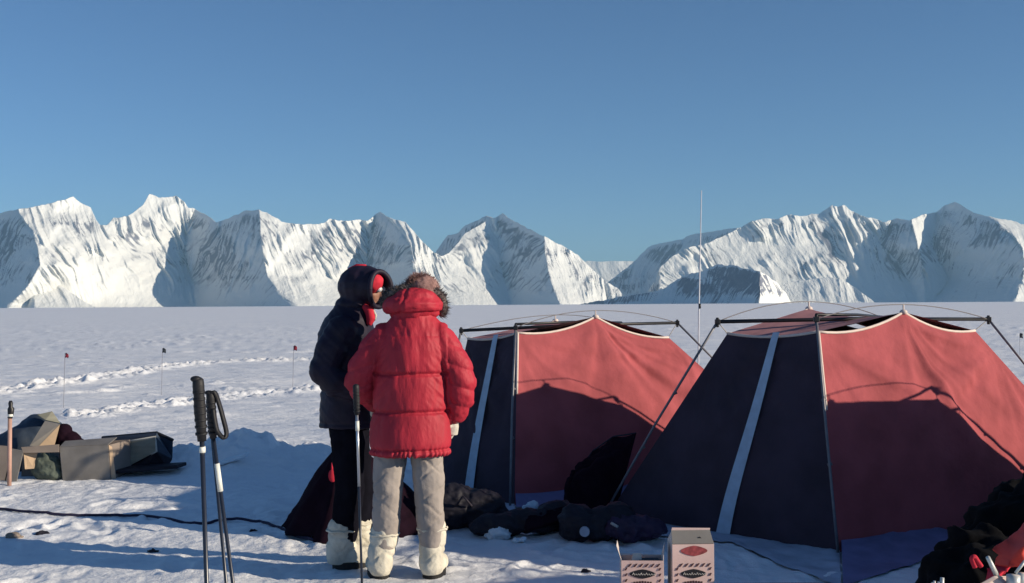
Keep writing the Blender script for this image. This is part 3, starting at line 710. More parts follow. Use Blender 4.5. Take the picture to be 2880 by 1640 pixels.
def tufts(name, mat, parent, pts, dirs, ln, r, n, spread, seed, droop=.3):
    rg = random.Random(seed); V = []; F = []
    for i in range(n):
        t = rg.random()*(len(pts)-1.001); k = int(t); q = t-k
        p = pts[k].lerp(pts[k+1], q); d = dirs[k].lerp(dirs[k+1], q).normalized()
        rv = Vector((rg.gauss(0,1), rg.gauss(0,1), rg.gauss(0,1)))
        d2 = (d+rv*spread).normalized(); p = p+rv.normalized()*rg.random()*.022
        L = ln*(.6+.7*rg.random()); a = d2.cross(Vector((.3,.5,.8))).normalized()*r; b = d2.cross(a).normalized()*r
        m = p+d2*L*.5; e = p+d2*L+Vector((0,0,-droop*L*.5)); i0 = len(V)
        V += [p+a, p-a*.5+b*.86, p-a*.5-b*.86, m+a*.6, m-a*.3+b*.5, m-a*.3-b*.5, e]
        F += [(i0,i0+1,i0+4,i0+3),(i0+1,i0+2,i0+5,i0+4),(i0+2,i0,i0+3,i0+5),(i0+3,i0+4,i0+6),(i0+4,i0+5,i0+6),(i0+5,i0+3,i0+6)]
    mb = MB(); mb.add(V, F); return mb.build(name, mat, parent, False, world=False)

# ---- person in the red parka, back to the viewer
g = gnd(1140, 1634); PR = empty('person', (g.x, g.y, float(gz(g.x, g.y))), 'person seen from behind in puffy red parka, fur trimmed hood, beige trousers and cream boots', 'person')
mb = MB()      # body under the clothes
mb.rings([(.03,0,.80,.15,.11),(.03,0,.95,.155,.12),(.04,0,1.12,.13,.10),(.045,0,1.30,.155,.11),(.045,0,1.42,.15,.10),(.05,0,1.48,.08,.07)], 20)
limb(mb, [Vector((.06,.0,1.46)), Vector((.075,.02,1.60))], [.062,.055])
head_forms(mb, (.095,.035,1.655), (-.80,.60,.0), 1.0)
for hx, kx, ax in ((-.075,-.100,-.140),(.125,.142,.157)): limb(mb, [Vector((hx,0,.84)), Vector((kx,-.005,.48)), Vector((ax,0,.12))], [.085,.058,.040])
limb(mb, [Vector((.22,0,1.41)), Vector((.325,-.02,1.165)), Vector((.285,.03,.945))], [.055,.042,.030])
limb(mb, [Vector((-.13,0,1.41)), Vector((-.25,.0,1.17)), Vector((-.20,.15,1.03))], [.055,.042,.030])
hand(mb, (.283,.035,.935), (-.12,.10,-1), (-.9,.3,0), 1, .55); hand(mb, (-.195,.165,1.02), (.1,.9,-.4), (.7,.0,-.6), -1, .8)
voxel('body', mb, M_SKIN, PR, .0065, 2)
# trousers
mb = MB()
mb.rings([(.025,0,.74,.19,.13),(.03,0,.86,.19,.135),(.03,0,1.0,.17,.13)], 20)
limb(mb, [Vector((-.085,0,.80)), Vector((-.088,0,.66)), Vector((-.100,-.012,.49)), Vector((-.112,.004,.34)), Vector((-.120,0,.20))], [.100,.096,.086,.084,.070])
limb(mb, [Vector((.130,0,.80)), Vector((.137,0,.66)), Vector((.142,-.014,.49)), Vector((.150,.004,.36)), Vector((.155,0,.22))], [.102,.096,.088,.083,.070])
def tr_disp(co, no):
    x, y, z = co.T
    d = .012*fbm(x*9+z*4, y*9, z*7, o=3, s=3) 
    for zc, sg in ((.50,1),(.45,-1),(.70,-1),(.64,1),(.33,1)):
        d = d - .007*np.exp(-((z-zc-sg*.8*(x-np.where(x<.03,-.1,.145))-.02*np.sin(y*30))/.009)**2)*np.clip(vn(x*14,y*14,z*3,7)+.6,0,1)
    return d
voxel('trousers', mb, M_TROUS, PR, .008, 3, tr_disp)
# boots
def boot(P, x, y, top, yaw, bulk=1.0, mat=M_MUK, lean=0.0):
    """tall canvas boot with a black sole; toes point to +Y turned by yaw"""
    M = Matrix.Rotation(yaw, 3, 'Z'); o = Vector((x, y, 0)); mb = MB()
    def q(a, b, c): return o + M@Vector((a, b, c))
    limb(mb, [q(lean,.0,top), q(lean*.6,0,top*.72), q(0,-.012,.15), q(0,-.02,.085)], [.089*bulk,.084*bulk,.080*bulk,.078*bulk])
    limb(mb, [q(0,-.03,.075), q(0,.06,.070), q(0,.15,.062), q(0,.19,.055)], [.070*bulk,.070*bulk,.060*bulk,.048*bulk])
    def bd(co, no):
        a, b, c = co.T
        return .008*fbm(a*16, b*16, c*14, o=3, s=int(abs(x)*100)) - .007*np.exp(-((c-.14-.03*np.sin(a*40))/.010)**2) - .006*np.exp(-((c-.20+.2*(a-x))/.010)**2)
    b = voxel('boot', mb, mat, P, .008, 3, bd)
    # drop anything under the sole plane
    me = b.data; n = len(me.vertices); co = np.empty(n*3, np.float32); me.vertices.foreach_get('co', co); co = co.reshape(-1,3)
    co[:,2] = np.maximum(co[:,2], .028); me.vertices.foreach_set('co', co.ravel())
    V = []; out = []
    for k in range(28):
        t = 2*math.pi*k/28; yy = .105*math.sin(t)*(1.28 if math.sin(t) > 0 else 1.0)+.045; xx = .062*math.cos(t)*(1-.12*math.sin(t))*bulk
        out.append((xx, yy))
    mb = MB(); V = [q(a*1.06, b_*1.02, h) for h in (-.004,.018,.040) for (a, b_) in out]
    F = [(i*28+k, i*28+(k+1)%28, (i+1)*28+(k+1)%28, (i+1)*28+k) for i in range(2) for k in range(28)]+[tuple(range(27,-1,-1)), tuple(56+k for k in range(28))]
    mb.add(V, F); mb.build('sole', M_SOLE, b, False, world=False)
    mb = MB(); ring = [q(lean+math.cos(2*math.pi*k/20)*.088*bulk, math.sin(2*math.pi*k/20)*.088*bulk, top+.004*math.sin(k*2.1)) for k in range(21)]
    mb.tube(ring, .008, 6, False); mb.build('boot_cuff', mat, b, True, world=False)
    return b
boot(PR, -.150, 0, .262, R(18), .96, lean=.030); boot(PR, .158, .02, .290, R(-12), .98)
# parka
mb = MB()
mb.rings([(.034,0,.735,.232,.175),(.034,0,.80,.234,.178),(.036,0,.90,.226,.172),(.038,0,1.0,.218,.165),(.04,0,1.12,.212,.160),(.045,0,1.22,.208,.158),(.047,0,1.34,.212,.155),(.048,0,1.42,.208,.140),(.05,0,1.475,.175,.115),(.055,0,1.53,.12,.10),(.055,.0,1.58,.10,.095)], 36)
limb(mb, [Vector((.20,0,1.405)), Vector((.262,-.008,1.33)), Vector((.318,-.018,1.22)), Vector((.335,-.02,1.15)), Vector((.325,0,1.05)), Vector((.300,.02,.965))], [.092,.092,.092,.090,.084,.066])
limb(mb, [Vector((-.115,0,1.405)), Vector((-.185,0,1.33)), Vector((-.245,.0,1.22)), Vector((-.262,.01,1.155)), Vector((-.238,.07,1.09)), Vector((-.200,.14,1.035))], [.092,.092,.092,.090,.082,.066])
pf = seam_puff((1.205,.985), .014, .010)
def pk_disp(co, no):
    x, y, z = co.T
    arm = (x > .255+.05*(1.4-z)) | (x < -.165-.05*(1.4-z))
    lx = np.where(x > .05, 1, -1)
    d = pf(z)*(~arm)
    d = d + np.where(arm, 0, .010*np.abs(np.sin(np.pi*(z-.985)/.22))**.5)
    # drawn folds: near-vertical puckers on the yoke, slanting ones below the arm pits
    ax = np.abs(x-.045)
    w1 = fbm(x*34+ .8*np.sin(z*9), z*7, y*5, o=2, s=11)
    slant = (z + lx*0 + 1.15*ax)          # run down and inwards from the sides
    w2 = fbm(slant*30, (ax*1.0-z*.8)*7, y*6, o=2, s=14)
    m2 = sstep(.05,.16,ax)*sstep(.86,.98,z)*sstep(1.45,1.32,z)
    m1 = sstep(1.10,1.25,z)*(1-.6*m2)
    d = d + np.where(arm, 0, .0085*w1*m1 + .0120*w2*m2 + .006*fbm(x*20,z*6,y*8,o=2,s=16))
    # sleeves: cross seams and puffs
    q = z + .35*np.abs(ax-.2)
    d = d + np.where(arm, .010*np.abs(np.sin(np.pi*(q-.93)/.115))**.6-.006 + .008*fbm(x*16,q*24,y*14,o=3,s=19), 0)
    # gathered hem
    d = d + .006*np.sin(np.arctan2(y, x-.034)*34+3*np.sin(x*30))*sstep(.80,.74,z)*(~arm) - .010*np.exp(-((z-.765)/.008)**2)*(~arm)
    return d
voxel('parka', mb, M_PARKA, PR, .0068, 3, pk_disp)
mb = MB()    # hood pushed low behind the neck
mb.ell((.050,-.045,1.605), (.168,.125,.078)); mb.ell((.16,.02,1.60), (.072,.11,.070)); mb.ell((-.055,.02,1.60), (.072,.11,.070)); mb.ell((.07,-.04,1.650), (.13,.10,.060)); mb.ell((.05,-.01,1.55),(.12,.11,.05))
def hd_disp(co, no):
    x, y, z = co.T
    return -.012*np.exp(-((z-1.553-.06*(x-.05))/.008)**2) + .010*fbm(x*14, y*14, z*26, o=3, s=5) -.007*np.exp(-((x+.0-.25*(z-1.6))/.010)**2)
voxel('hood', mb, M_PARKA, PR, .0068, 3, hd_disp)
# fur ruff round the hood rim
rp = []; rd = []
for k in range(15):
    t = k/14; an = math.pi*(1.06-1.22*t)
    p = Vector((.060+.172*math.cos(an), .030-.060*math.sin(an), 1.625+.080*math.sin(an) + (-.035 if t > .85 else 0)))
    rp.append(p); rd.append(Vector((math.cos(an)*.8, -.15, .45+.5*math.sin(an))).normalized())
mb = MB(); mb.tube(rp, .024, 10); mb.build('fur_roll', M_FUR, PR, True, world=False)
tufts('fur_trim', M_FUR, PR, rp, rd, .034, .0020, 2400, .5, 4)
# pile cap
mb = MB(); mb.ell((.108,.035,1.702), (.100,.105,.085)); mb.ell((.105,.035,1.680), (.106,.110,.05))
voxel('cap', mb, M_CAPF, PR, .008, 2, lambda co, no: .010*fbm(co[:,0]*30, co[:,1]*30, co[:,2]*30, o=3, s=3))
cp = [Vector((.10+.085*math.cos(a), .03+.07*math.sin(a*2.3), 1.688+.085*math.sin(a))) for a in np.linspace(.15, 3.0, 24)]
cd = [(p-Vector((.10,.035,1.66))).normalized() for p in cp]
tufts('cap_pile', M_CAPF, PR, cp, cd, .022, .0022, 1500, .6, 9, .1)
mb = MB(); mb.tube([(.300,.022,.955),(.290,.030,.925)], [.047,.042], 16); mb.build('glove_cuff', M_GLOVE, PR, True, world=False)
mb = MB(); hand(mb, (.286,.033,.935), (-.16,.10,-1), (-.9,.3,0), 1, .55, 1.12); voxel('glove', mb, M_GLOVE, PR, .0045, 2)
mb = MB(); hand(mb, (-.195,.165,1.02), (.1,.9,-.4), (.7,.0,-.6), -1, .8, 1.12); voxel('glove', mb, M_GLOVE, PR, .0045, 2)

# ---- person in the dark parka, in profile, facing the other
g = gnd(985, 1592); PD = empty('person', (g.x, g.y, float(gz(g.x, g.y))), 'person in a dark hooded parka with red cap and collar, turned towards the red parka', 'person')
mb = MB()
mb.rings([(.0,0,.84,.12,.16),(.0,0,.98,.125,.165),(-.01,0,1.15,.105,.145),(-.02,0,1.35,.12,.17),(-.02,0,1.50,.11,.17),(.0,0,1.57,.07,.08)], 20)
limb(mb, [Vector((.0,0,1.54)), Vector((.06,0,1.66))], [.062,.056])
head_forms(mb, (.125,-.01,1.735), (.93,-.34,-.14), 1.04)
for sy, kx, ax in ((-1,.012,-.025),(1,.042,.03)): limb(mb, [Vector((0,sy*.09,.86)), Vector((kx,sy*.105,.49)), Vector((ax,sy*.115,.12))], [.085,.055,.038])
limb(mb, [Vector((-.02,-.18,1.48)), Vector((-.12,-.24,1.22)), Vector((.10,-.21,1.10))], [.055,.042,.030])
limb(mb, [Vector((-.02,.18,1.48)), Vector((-.06,.24,1.22)), Vector((.14,.19,1.14))], [.055,.042,.030])
hand(mb, (.105,-.21,1.10), (1,.1,0), (0,.8,-.4), 1, .6); hand(mb, (.145,.19,1.14), (1,-.2,0), (0,-.8,-.4), -1, .6)
voxel('body', mb, M_SKIN, PD, .0065, 2)
mb = MB()
mb.rings([(.0,0,.80,.13,.17),(.0,0,1.0,.14,.18)], 20)
limb(mb, [Vector((0,-.10,.84)), Vector((.01,-.105,.66)), Vector((.015,-.11,.49)), Vector((-.005,-.115,.32)), Vector((-.015,-.115,.20))], [.110,.102,.092,.090,.078])
limb(mb, [Vector((0,.10,.84)), Vector((.02,.105,.66)), Vector((.045,.11,.49)), Vector((.04,.115,.32)), Vector((.03,.115,.20))], [.110,.102,.092,.090,.078])
voxel('trousers', mb, M_DTROUS, PD, .009, 3, lambda co, no: .010*fbm(co[:,0]*9, co[:,1]*9, co[:,2]*9, o=3, s=9))
boot(PD, -.035, -.115, .235, R(-72), 1.06); boot(PD, .030, .115, .235, R(-86), 1.04)
mb = MB()
mb.rings([(.0,0,.87,.195,.215),(.0,0,.96,.190,.215),(-.0,0,1.10,.180,.205),(-.005,0,1.22,.185,.215),(-.015,0,1.36,.190,.235),(-.015,0,1.46,.180,.230),(-.005,0,1.55,.155,.185),(.02,0,1.62,.125,.13),(.05,0,1.68,.11,.11)], 32)
limb(mb, [Vector((-.02,-.19,1.48)), Vector((-.075,-.225,1.37)), Vector((-.125,-.245,1.24)), Vector((-.06,-.25,1.16)), Vector((.08,-.215,1.115))], [.100,.100,.096,.090,.070])
limb(mb, [Vector((-.02,.19,1.48)), Vector((-.06,.225,1.37)), Vector((-.09,.245,1.24)), Vector((.0,.23,1.17)), Vector((.12,.19,1.14))], [.100,.100,.096,.090,.070])
def dk_disp(co, no):
    x, y, z = co.T
    return .010*fbm(x*7, y*7, z*10, o=3, s=21) - .010*np.exp(-((z-1.10)/.012)**2) - .006*np.exp(-((z-.90)/.008)**2) + .006*fbm((z+x)*22, y*4, 0*z, o=2, s=25)
voxel('parka', mb, M_DPARKA, PD, .008, 3, dk_disp)
# hood: a thick shell, open towards the face
fd = Vector((.74,-.67,-.06)).normalized(); hc = Vector((.085,0,1.762))
mb = MB(); mb.ell(hc, (.158,.150,.135)); mb.ell(hc+Vector((-.01,0,-.07)), (.13,.13,.09)); mb.ell(hc+fd*.07, (.118,.125,.125)); mb.ell(hc+fd*.105, (.108,.108,.118)); mb.ell((.04,0,1.64), (.13,.13,.07))
h = voxel('hood', mb, M_DPARKA, PD, .0075, 3, lambda co, no: .008*fbm(co[:,0]*12, co[:,1]*12, co[:,2]*12, o=3, s=31))
# carve the opening
cut = bpy.data.meshes.new('cut'); mbc = MB(); Mq = fd.to_track_quat('Y','Z').to_matrix()
mbc.ell(hc+fd*.20+Vector((0,0,-.012)), (.088,.19,.108), Mq, 24, 16); cut.from_pydata([tuple(v) for v in mbc.v], [], mbc.f)
co_ = bpy.data.objects.new('cut', cut); C.objects.link(co_); co_.parent = PD
bm_ = h.modifiers.new('b', 'BOOLEAN'); bm_.object = co_; bm_.operation = 'DIFFERENCE'; bm_.solver = 'EXACT'
bpy.context.view_layer.update(); dg = bpy.context.evaluated_depsgraph_get()
me2 = bpy.data.meshes.new_from_object(h.evaluated_get(dg)); h.modifiers.clear(); h.data = me2; me2.name = 'hood'
bpy.data.objects.remove(co_)
sd = fd.cross(Vector((0,0,1))).normalized(); upv = sd.cross(fd)
rim = [hc+fd*(.168+.010*math.cos(2*t))+sd*.088*math.cos(t)+upv*(.112*math.sin(t)-.012) for t in np.linspace(0, 2*math.pi, 37)]
mb = MB(); mb.tube(rim, .017, 8, False); mb.build('hood_rim', M_DPARKA, PD, True, world=False)
# red cap filling the upper part of the opening, and a red strip painting sunlight on the crown
f2 = Vector((.93,-.34,-.14)).normalized()
mb = MB(); mb.ell(hc+fd*.075+upv*.028+sd*.006, (.088,.088,.080)); mb.ell(hc+fd*.100+upv*.034+sd*.010, (.076,.072,.070))
voxel('cap', mb, M_REDL, PD, .007, 2, lambda co, no: .005*fbm(co[:,0]*25, co[:,1]*25, co[:,2]*25, o=3, s=41))
mb = MB(); gcn = Vector((.125,-.01,1.735))+f2*.098+Vector((0,0,.018)); sr = f2.cross(Vector((0,0,1))).normalized()
for sx in (-1,1): mb.ell(gcn+sr*.034*sx-f2*.008, (.026,.026,.020), nu=12, nv=8)
mb.build('goggles', M_LENS, PD, True, world=False)
mb = MB(); mb.tube([hc+Vector((-.085,-.01,.106)), hc+Vector((-.03,-.02,.122)), hc+Vector((.02,-.03,.118)), hc+Vector((.055,-.04,.104))], [.010,.020,.022,.008], 10)
mb.build('hood_sun_patch', M_REDL, PD, True, world=False)
mb = MB(); cb = Vector((.135,-.085,1.575)); mb.tube([cb+Vector((-.03,-.02,.065)), cb+Vector((.01,-.02,.03)), cb+Vector((.02,-.025,-.02)), cb+Vector((.005,-.03,-.06))], [.016,.034,.032,.016], 12)
voxel('collar', mb, M_REDL, PD, .006, 2)
mb = MB(); mb.tube([cb+Vector((.03,-.03,.045)), cb+Vector((.05,-.03,.0)), cb+Vector((.045,-.035,-.03))], [.006,.008,.005], 8); mb.build('collar_edge', M_GLOVE, PD, True, world=False)
for sy, wx, wy, wz in ((-1,.105,-.21,1.10),(1,.145,.19,1.14)):
    mb = MB(); hand(mb, (wx,wy,wz), (1,-.1*sy,0), (0,-.8*sy,-.4), -sy, .6, 1.12); voxel('glove', mb, M_DPARKA, PD, .0045, 2)

PD.scale = (.975,.975,.978)
# ---------------------------------------------------------------- camp gear
M_CARD  = material('weathered_cardboard', (.27,.22,.185), .85, .12, 5, .2, 40, .002)
M_CARDG = material('grey_cardboard', (.22,.205,.19), .85, .15, 5, .2, 40, .002)  # greyer and slightly darker than the brown card
M_CARDL = material('tan_cardboard_inside', (.50,.36,.24), .85, .10, 8, .1)
M_TARP  = fabric('dark_blue_tarpaulin', (.035,.050,.075), .55, .2, .35)
M_MAROON= fabric('maroon_black_fabric', (.014,.006,.012), .95, .2, .05)
M_BLKB  = fabric('black_bag_fabric', (.014,.013,.022), .65, .2, .3)
M_OLIVE = material('olive_fibreboard', (.23,.225,.18), .75, .15, 4, .3, 30, .003, stretch=(1,1,6))
M_PINKW = material('bare_wooden_shaft', (.50,.30,.24), .7, .1, 12, .1)
M_CORDB = material('dark_blue_rope', (.022,.018,.05), .8, .2, 60, .4, 200, .002)
M_GREEN = material('dark_green_sack', (.09,.11,.09), .8, .2, 10, .5, 20, .02)
def noise_disp(a, f, s): return lambda co, no: a*.8*fbm(co[:,0]*f, co[:,1]*f, co[:,2]*f, o=4, s=s) + a*.75*(.35-np.abs(fbm(co[:,0]*f*1.1+co[:,2]*f*.5, co[:,1]*f*.8, co[:,2]*f*1.3, o=3, s=s+50))*2)
def lp(o, v): return Vector(v)-Vector(o.location)

# cardboard cartons and covered heap at the far left
c0 = on(gnd(235, 1352))
X = empty('cardboard_box', c0, 'open grey brown cardboard box with a plain square front in the snow', 'box')
d = c0.y; q = lambda px, py, dd=0: A(px, py, d+dd)
fa, fb, fc, fd_ = q(168,1258), q(304,1252), q(312,1356), q(178,1358)
mb = MB(); mb.slab([fa,fb,fc,fd_], .012); mb.build('front_panel', M_CARDG, X, bevel=.002)
bk = Vector((.06,.42,0))
mb = MB(); mb.slab([fb,fb+bk,fc+bk,fc], .010); mb.build('side_panel', M_CARD, X)
mb = MB(); mb.slab([fa,fa+bk,fd_+bk,fd_], .010); mb.build('side_panel', M_CARD, X)
mb = MB(); mb.slab([fa+bk,fb+bk,fc+bk,fd_+bk], .010); mb.build('back_panel', M_CARD, X)
mb = MB(); mb.slab([fa+Vector((0,.0,.004)),fb+Vector((0,.0,.004)),fb+Vector((.02,.18,.05)),fa+Vector((-.02,.18,.035))], .006); mb.build('flap', M_CARDG, X)
mb = MB(); mb.slab([fb+Vector((.006,0,0)),fb+Vector((.030,.02,-.02)),fc+Vector((.040,.02,.02)),fc+Vector((.008,0,0))], .004); mb.build('torn_edge', M_CARDL, X)
c1 = on(gnd(60, 1356)); X = empty('cardboard_box', c1, 'collapsed cardboard box with a green sack inside, beside the square fronted box', 'box'); d = c1.y
mb = MB(); mb.slab([q(34,1262),q(66,1268),q(46,1358),q(14,1352)], .012); mb.build('corner_panel', M_CARDG, X)
mb = MB(); mb.slab([q(-90,1245),q(33,1256),q(18,1352),q(-90,1345)], .012); mb.build('side_panel', M_CARD, X)
mb = MB(); mb.slab([q(60,1258,.02),q(166,1250,.05),q(166,1272,.03),q(66,1274,.0)], .012); mb.build('top_strip', M_CARD, X)
mb = MB(); mb.slab([q(66,1272,.32),q(166,1270,.34),q(170,1340,.30),q(60,1340,.30)], .010); mb.build('back_panel', M_CARD, X)
mb = MB(); mb.slab([q(66,1270,.02),q(106,1270,.10),q(96,1318,.06),q(70,1320,.03)], .006); mb.build('loose_flap', M_CARDL, X)
sk = A(134,1305,d+.15); S = empty('green_sack', (sk.x, sk.y, sk.z-.14), 'dark green sack slumped inside the collapsed cardboard box', 'sack')
mb = MB(); mb.ell((0,0,.10), (.15,.10,.13)); mb.ell((-.03,0,.16), (.10,.09,.10)); mb.ell((.05,0,.05),(.13,.10,.08)); voxel('sack', mb, M_GREEN, S, .012, 2, noise_disp(.022,12,3))
# heap under the tarpaulin
hq = on(gnd(90, 1330)); d = 11.4
H = empty('covered_heap', (A(90,1290,d).x, d, 0), 'dark blue tarpaulin draped over a heap behind the cardboard boxes', 'tarpaulin')
mb = MB()
def L_(px, py, dd=0): return lp(H, A(px, py, d+dd))
mb.ell(L_(70,1262), (.30,.22,.26)); mb.ell(L_(112,1230,.05), (.28,.20,.24)); mb.ell(L_(30,1270), (.24,.2,.20)); mb.ell(L_(150,1252,.05), (.16,.18,.20)); mb.ell(L_(90,1290), (.5,.25,.22))
voxel('tarpaulin', mb, M_TARP, H, .016, 2, lambda co, no: .035*fbm(co[:,0]*3.5+co[:,2]*2, co[:,1]*4, co[:,2]*4, o=3, s=8)-.012*np.abs(fbm(co[:,0]*9, co[:,1]*9, co[:,2]*6, o=2, s=9)))
mb = MB(); mb.slab([A(104,1167,d-.16),A(147,1157,d-.10),A(170,1191,d-.12),A(128,1182,d-.2)], .02); mb.build('lid_board', M_OLIVE, H, bevel=.004)
X = empty('open_carton', (A(140,1255,d-.3).x, d-.3, 0), 'tilted carton with a sunlit tan flap leaning on the tarpaulin heap', 'box'); 
mb = MB(); mb.slab([A(169,1193,d-.34),A(152,1258,d-.36),A(108,1256,d-.42)], .008); mb.build('flap', M_CARDL, X)
mb = MB(); mb.slab([A(127,1184,d-.33),A(169,1193,d-.335),A(108,1256,d-.42),A(84,1254,d-.46)], .008); mb.build('side_panel', M_CARDG, X)
S = empty('maroon_sack', (A(195,1255,d-.1).x, d-.1, 0), 'dark maroon sack lying between the heap and the square cardboard box', 'sack')
mb = MB()
for (px, py, rx, rz) in ((178,1225,.085,.12),(198,1238,.11,.085),(222,1250,.10,.05),(250,1256,.09,.022)): mb.ell(lp(S, A(px, py, d-.1)), (rx,.12,rz))
mb.ell(lp(S, A(195,1275,d-.1)), (.20,.12,.14)); voxel('sack', mb, M_MAROON, S, .012, 2, noise_disp(.018,9,5))
T = empty('wooden_stake', on(A(26,1350,10.35)), 'bare wooden shaft with a black bound top beside the cardboard boxes', 'shovel')
mb = MB(); mb.tube([on(A(26,1350,10.35),-.05), A(28,1172,10.35)], .019, 10); mb.build('shaft', M_PINKW, T, True)
mb = MB(); mb.tube([A(28,1176,10.35), A(30,1165,10.35), A(31,1150,10.35), A(30,1143,10.35), A(30,1134,10.35), A(30,1127,10.35)], [.022,.026,.030,.017,.021,.012], 10); mb.build('bound_grip', M_BLACK, T, True)
mb = MB(); mb.tube([A(29,1172,10.34), A(29,1165,10.34)], .024, 10); mb.build('tape_band', M_TAPE, T, True)
# tilted trough / sledge box
c2 = on(gnd(390, 1345)); d = c2.y+.35; X = empty('sledge_box', c2, 'olive sledge box tipped on its side beside the square cardboard box', 'sledge')
n1, n2, n3, n4 = A(300,1252,d), A(438,1229,d-.05), A(440,1270,d-.05), A(312,1338,d-.1)
k1, k2 = A(287,1231,d+.40), A(440,1217,d+.35); e1, e2 = A(486,1238,d+.25), A(484,1290,d+.15)
mb = MB(); mb.slab([n1,n2,n3,n4], .016); mb.build('near_side', M_OLIVE, X, bevel=.003)
mb = MB(); mb.slab([n1,k1,k2,n2], .010); mb.build('dark_lining', M_BLKB, X)
mb = MB(); mb.slab([n2,k2,e1,e2,n3], .014); mb.build('end_panel', M_TARP, X)
mb = MB(); mb.slab([n4,n3,e2,A(470,1312,d+.1),A(400,1340,d-.05)], .014); mb.build('dark_void_panel', M_BLKB, X)  # black panel carries the shade of the void below the near side
mb = MB(); mb.tube([n1,n2,n3,n3.lerp(n4,.12)], .012, 6); mb.build('pale_rim', material('worn_pale_rim',(.45,.44,.40),.7,.1,30,0), X, True)
mb = MB(); mb.tube([k1,k2,e1], .016, 6); mb.build('dark_rim', M_BLACK, X, True)
g1, g2 = on(gnd(310,1342),.05), on(gnd(512,1333),.06)
X = empty('runner_board', g1.lerp(g2,.5), 'long dark board lying on the snow in front of the tipped sledge box', 'board')
mb = MB(); w = Vector((.02,.16,0)); mb.slab([g1-w, g2-w*.7, g2+w*.7, g1+w], .035); mb.build('board', M_BLKB, X, bevel=.008)

# rope across the snow
pts = [gnd(*p) for p in ((-260,1420),(-90,1432),(0,1438),(100,1447),(200,1450),(330,1449),(430,1455),(520,1471),(570,1473),(640,1461),(720,1467),(770,1482),(820,1503),(880,1520),(960,1530))]
sp = smooth_poly([tuple(p) for p in pts], 6); sp = [Vector((x, y, float(gz(x, y))+.012)) for x, y, z in sp]
mb = MB(); mb.tube(sp, .0105, 7); o = mb.build('rope', M_CORDB, None, True); tag(o, 'long dark rope snaking over the snow to the maroon covered pile', 'rope')

# maroon cover pulled over gear behind the two people
c3 = Vector((-1.30, 8.15, 0)); c3.z = float(gz(c3.x, c3.y)); X = empty('gear_cover', c3, 'dark maroon cover pulled up to a point over gear, with a small red tag', 'cover')
base = [gnd(803,1482), gnd(840,1512), gnd(905,1524), gnd(1000,1522), gnd(1110,1515), gnd(1205,1500), gnd(1240,1450), gnd(1100,1415), gnd(940,1405), gnd(845,1432)]
apx = A(968,1222,8.2); mb = MB(); V = []; nn = 60; mm = 26
bp_ = resample([b for b in base]+[base[0]], nn+1)[:nn]
for i in range(mm):
    t = i/(mm-1)
    for k in range(nn):
        b = bp_[k]; p = b.lerp(apx + (b-apx)*.05, t**1.12); V.append(p - Vector((0,0,.05*math.sin(math.pi*t)*0)) )
V = np.array([tuple(v) for v in V]); cen = np.array(apx); rad = V-cen; rad[:,2] = 0; L = np.linalg.norm(rad,axis=1,keepdims=True)+1e-6
an = np.arctan2(rad[:,1], rad[:,0]); V = V + rad/L*((.085*fbm(an*2.2, V[:,2]*1.2, o=3, s=4)+.030*(1-np.abs(fbm(an*5+V[:,2]*3, V[:,2]*4, o=3, s=6))*2))*np.minimum(1,L[:,0]*3))[:,None]; V[:,2] += .05*fbm(V[:,0]*5,V[:,1]*5,o=3,s=7)*np.minimum(1,L[:,0]*3)
V[:,2] = np.maximum(V[:,2], gz(V[:,0],V[:,1])-.02)
Fc = grid_faces(mm, nn, True); o = mesh_np('cover', V, Fc, M_MAROON, X)
mb = MB(); mb.ell(A(935,1338,7.90), (.028,.014,.046)); mb.tube([A(933,1302,8.0), A(935,1325,7.93)], [.004,.010], 6); mb.build('red_tag', M_REDL, X, True)

# gear lying between the people and the farther tent
def blob(name, label, cat, px, py, parts, mat, depth=None, vs=.011, amp=.038, fr=8, seed=1, group=None):
    g = gnd(px, py) if depth is None else A(px, py, depth); g = Vector((g.x, g.y, float(gz(g.x, g.y))))
    X = empty(name, g, label, cat, group); mb = MB()
    for p in parts: mb.ell(p[0:3], p[3:6], Matrix.Rotation(p[6], 3, 'Z') if len(p) > 6 else None)
    voxel(name+'_body', mb, mat, X, vs, 1, noise_disp(amp, fr, seed)); return X
X = blob('duffel_bag', 'dark full duffel bag right beside the beige trousers', 'bag', 1305, 1492, [(-.08,.05,.14,.22,.16,.17),(.10,.05,.13,.20,.15,.15),(-.2,.08,.12,.12,.12,.13),(.22,.05,.08,.12,.12,.09)], M_BLKB, seed=2)
mb = MB(); mb.tube([X.location+Vector((-.05,-.11,.18)), X.location+Vector((.0,-.14,.26)), X.location+Vector((.06,-.11,.18))], .009, 6); mb.build('handle', M_CORD, X, True)
X = blob('long_bag', 'long dark bag lying on the snow in front of the farther tent', 'bag', 1480, 1512, [(-.20,-.02,.07,.20,.13,.085),(.02,.02,.08,.22,.13,.09),(.22,.10,.11,.16,.13,.11)], M_BLKB, seed=6)
mb = MB(); b0 = X.location; mb.slab([b0+Vector((-.02,-.18,.05)), b0+Vector((.34,-.04,.13)), b0+Vector((.36,.06,.20)), b0+Vector((.0,-.06,.13))], .03); mb.build('box_end', M_MAROON, X, bevel=.006)
X = blob('stove_bag', 'black bag with a round pale lid showing, in front of the nearer tent', 'bag', 1650, 1530, [(-.06,.04,.11,.14,.13,.13),(.09,.04,.10,.15,.13,.12),(.22,.06,.12,.12,.12,.13)], M_BLKB, seed=9)
mb = MB(); b0 = X.location; mb.tube([b0+Vector((-.02,-.11,.09)), b0+Vector((-.022,-.135,.088))], .033, 18); mb.build('round_lid', M_SKIRTL, X)
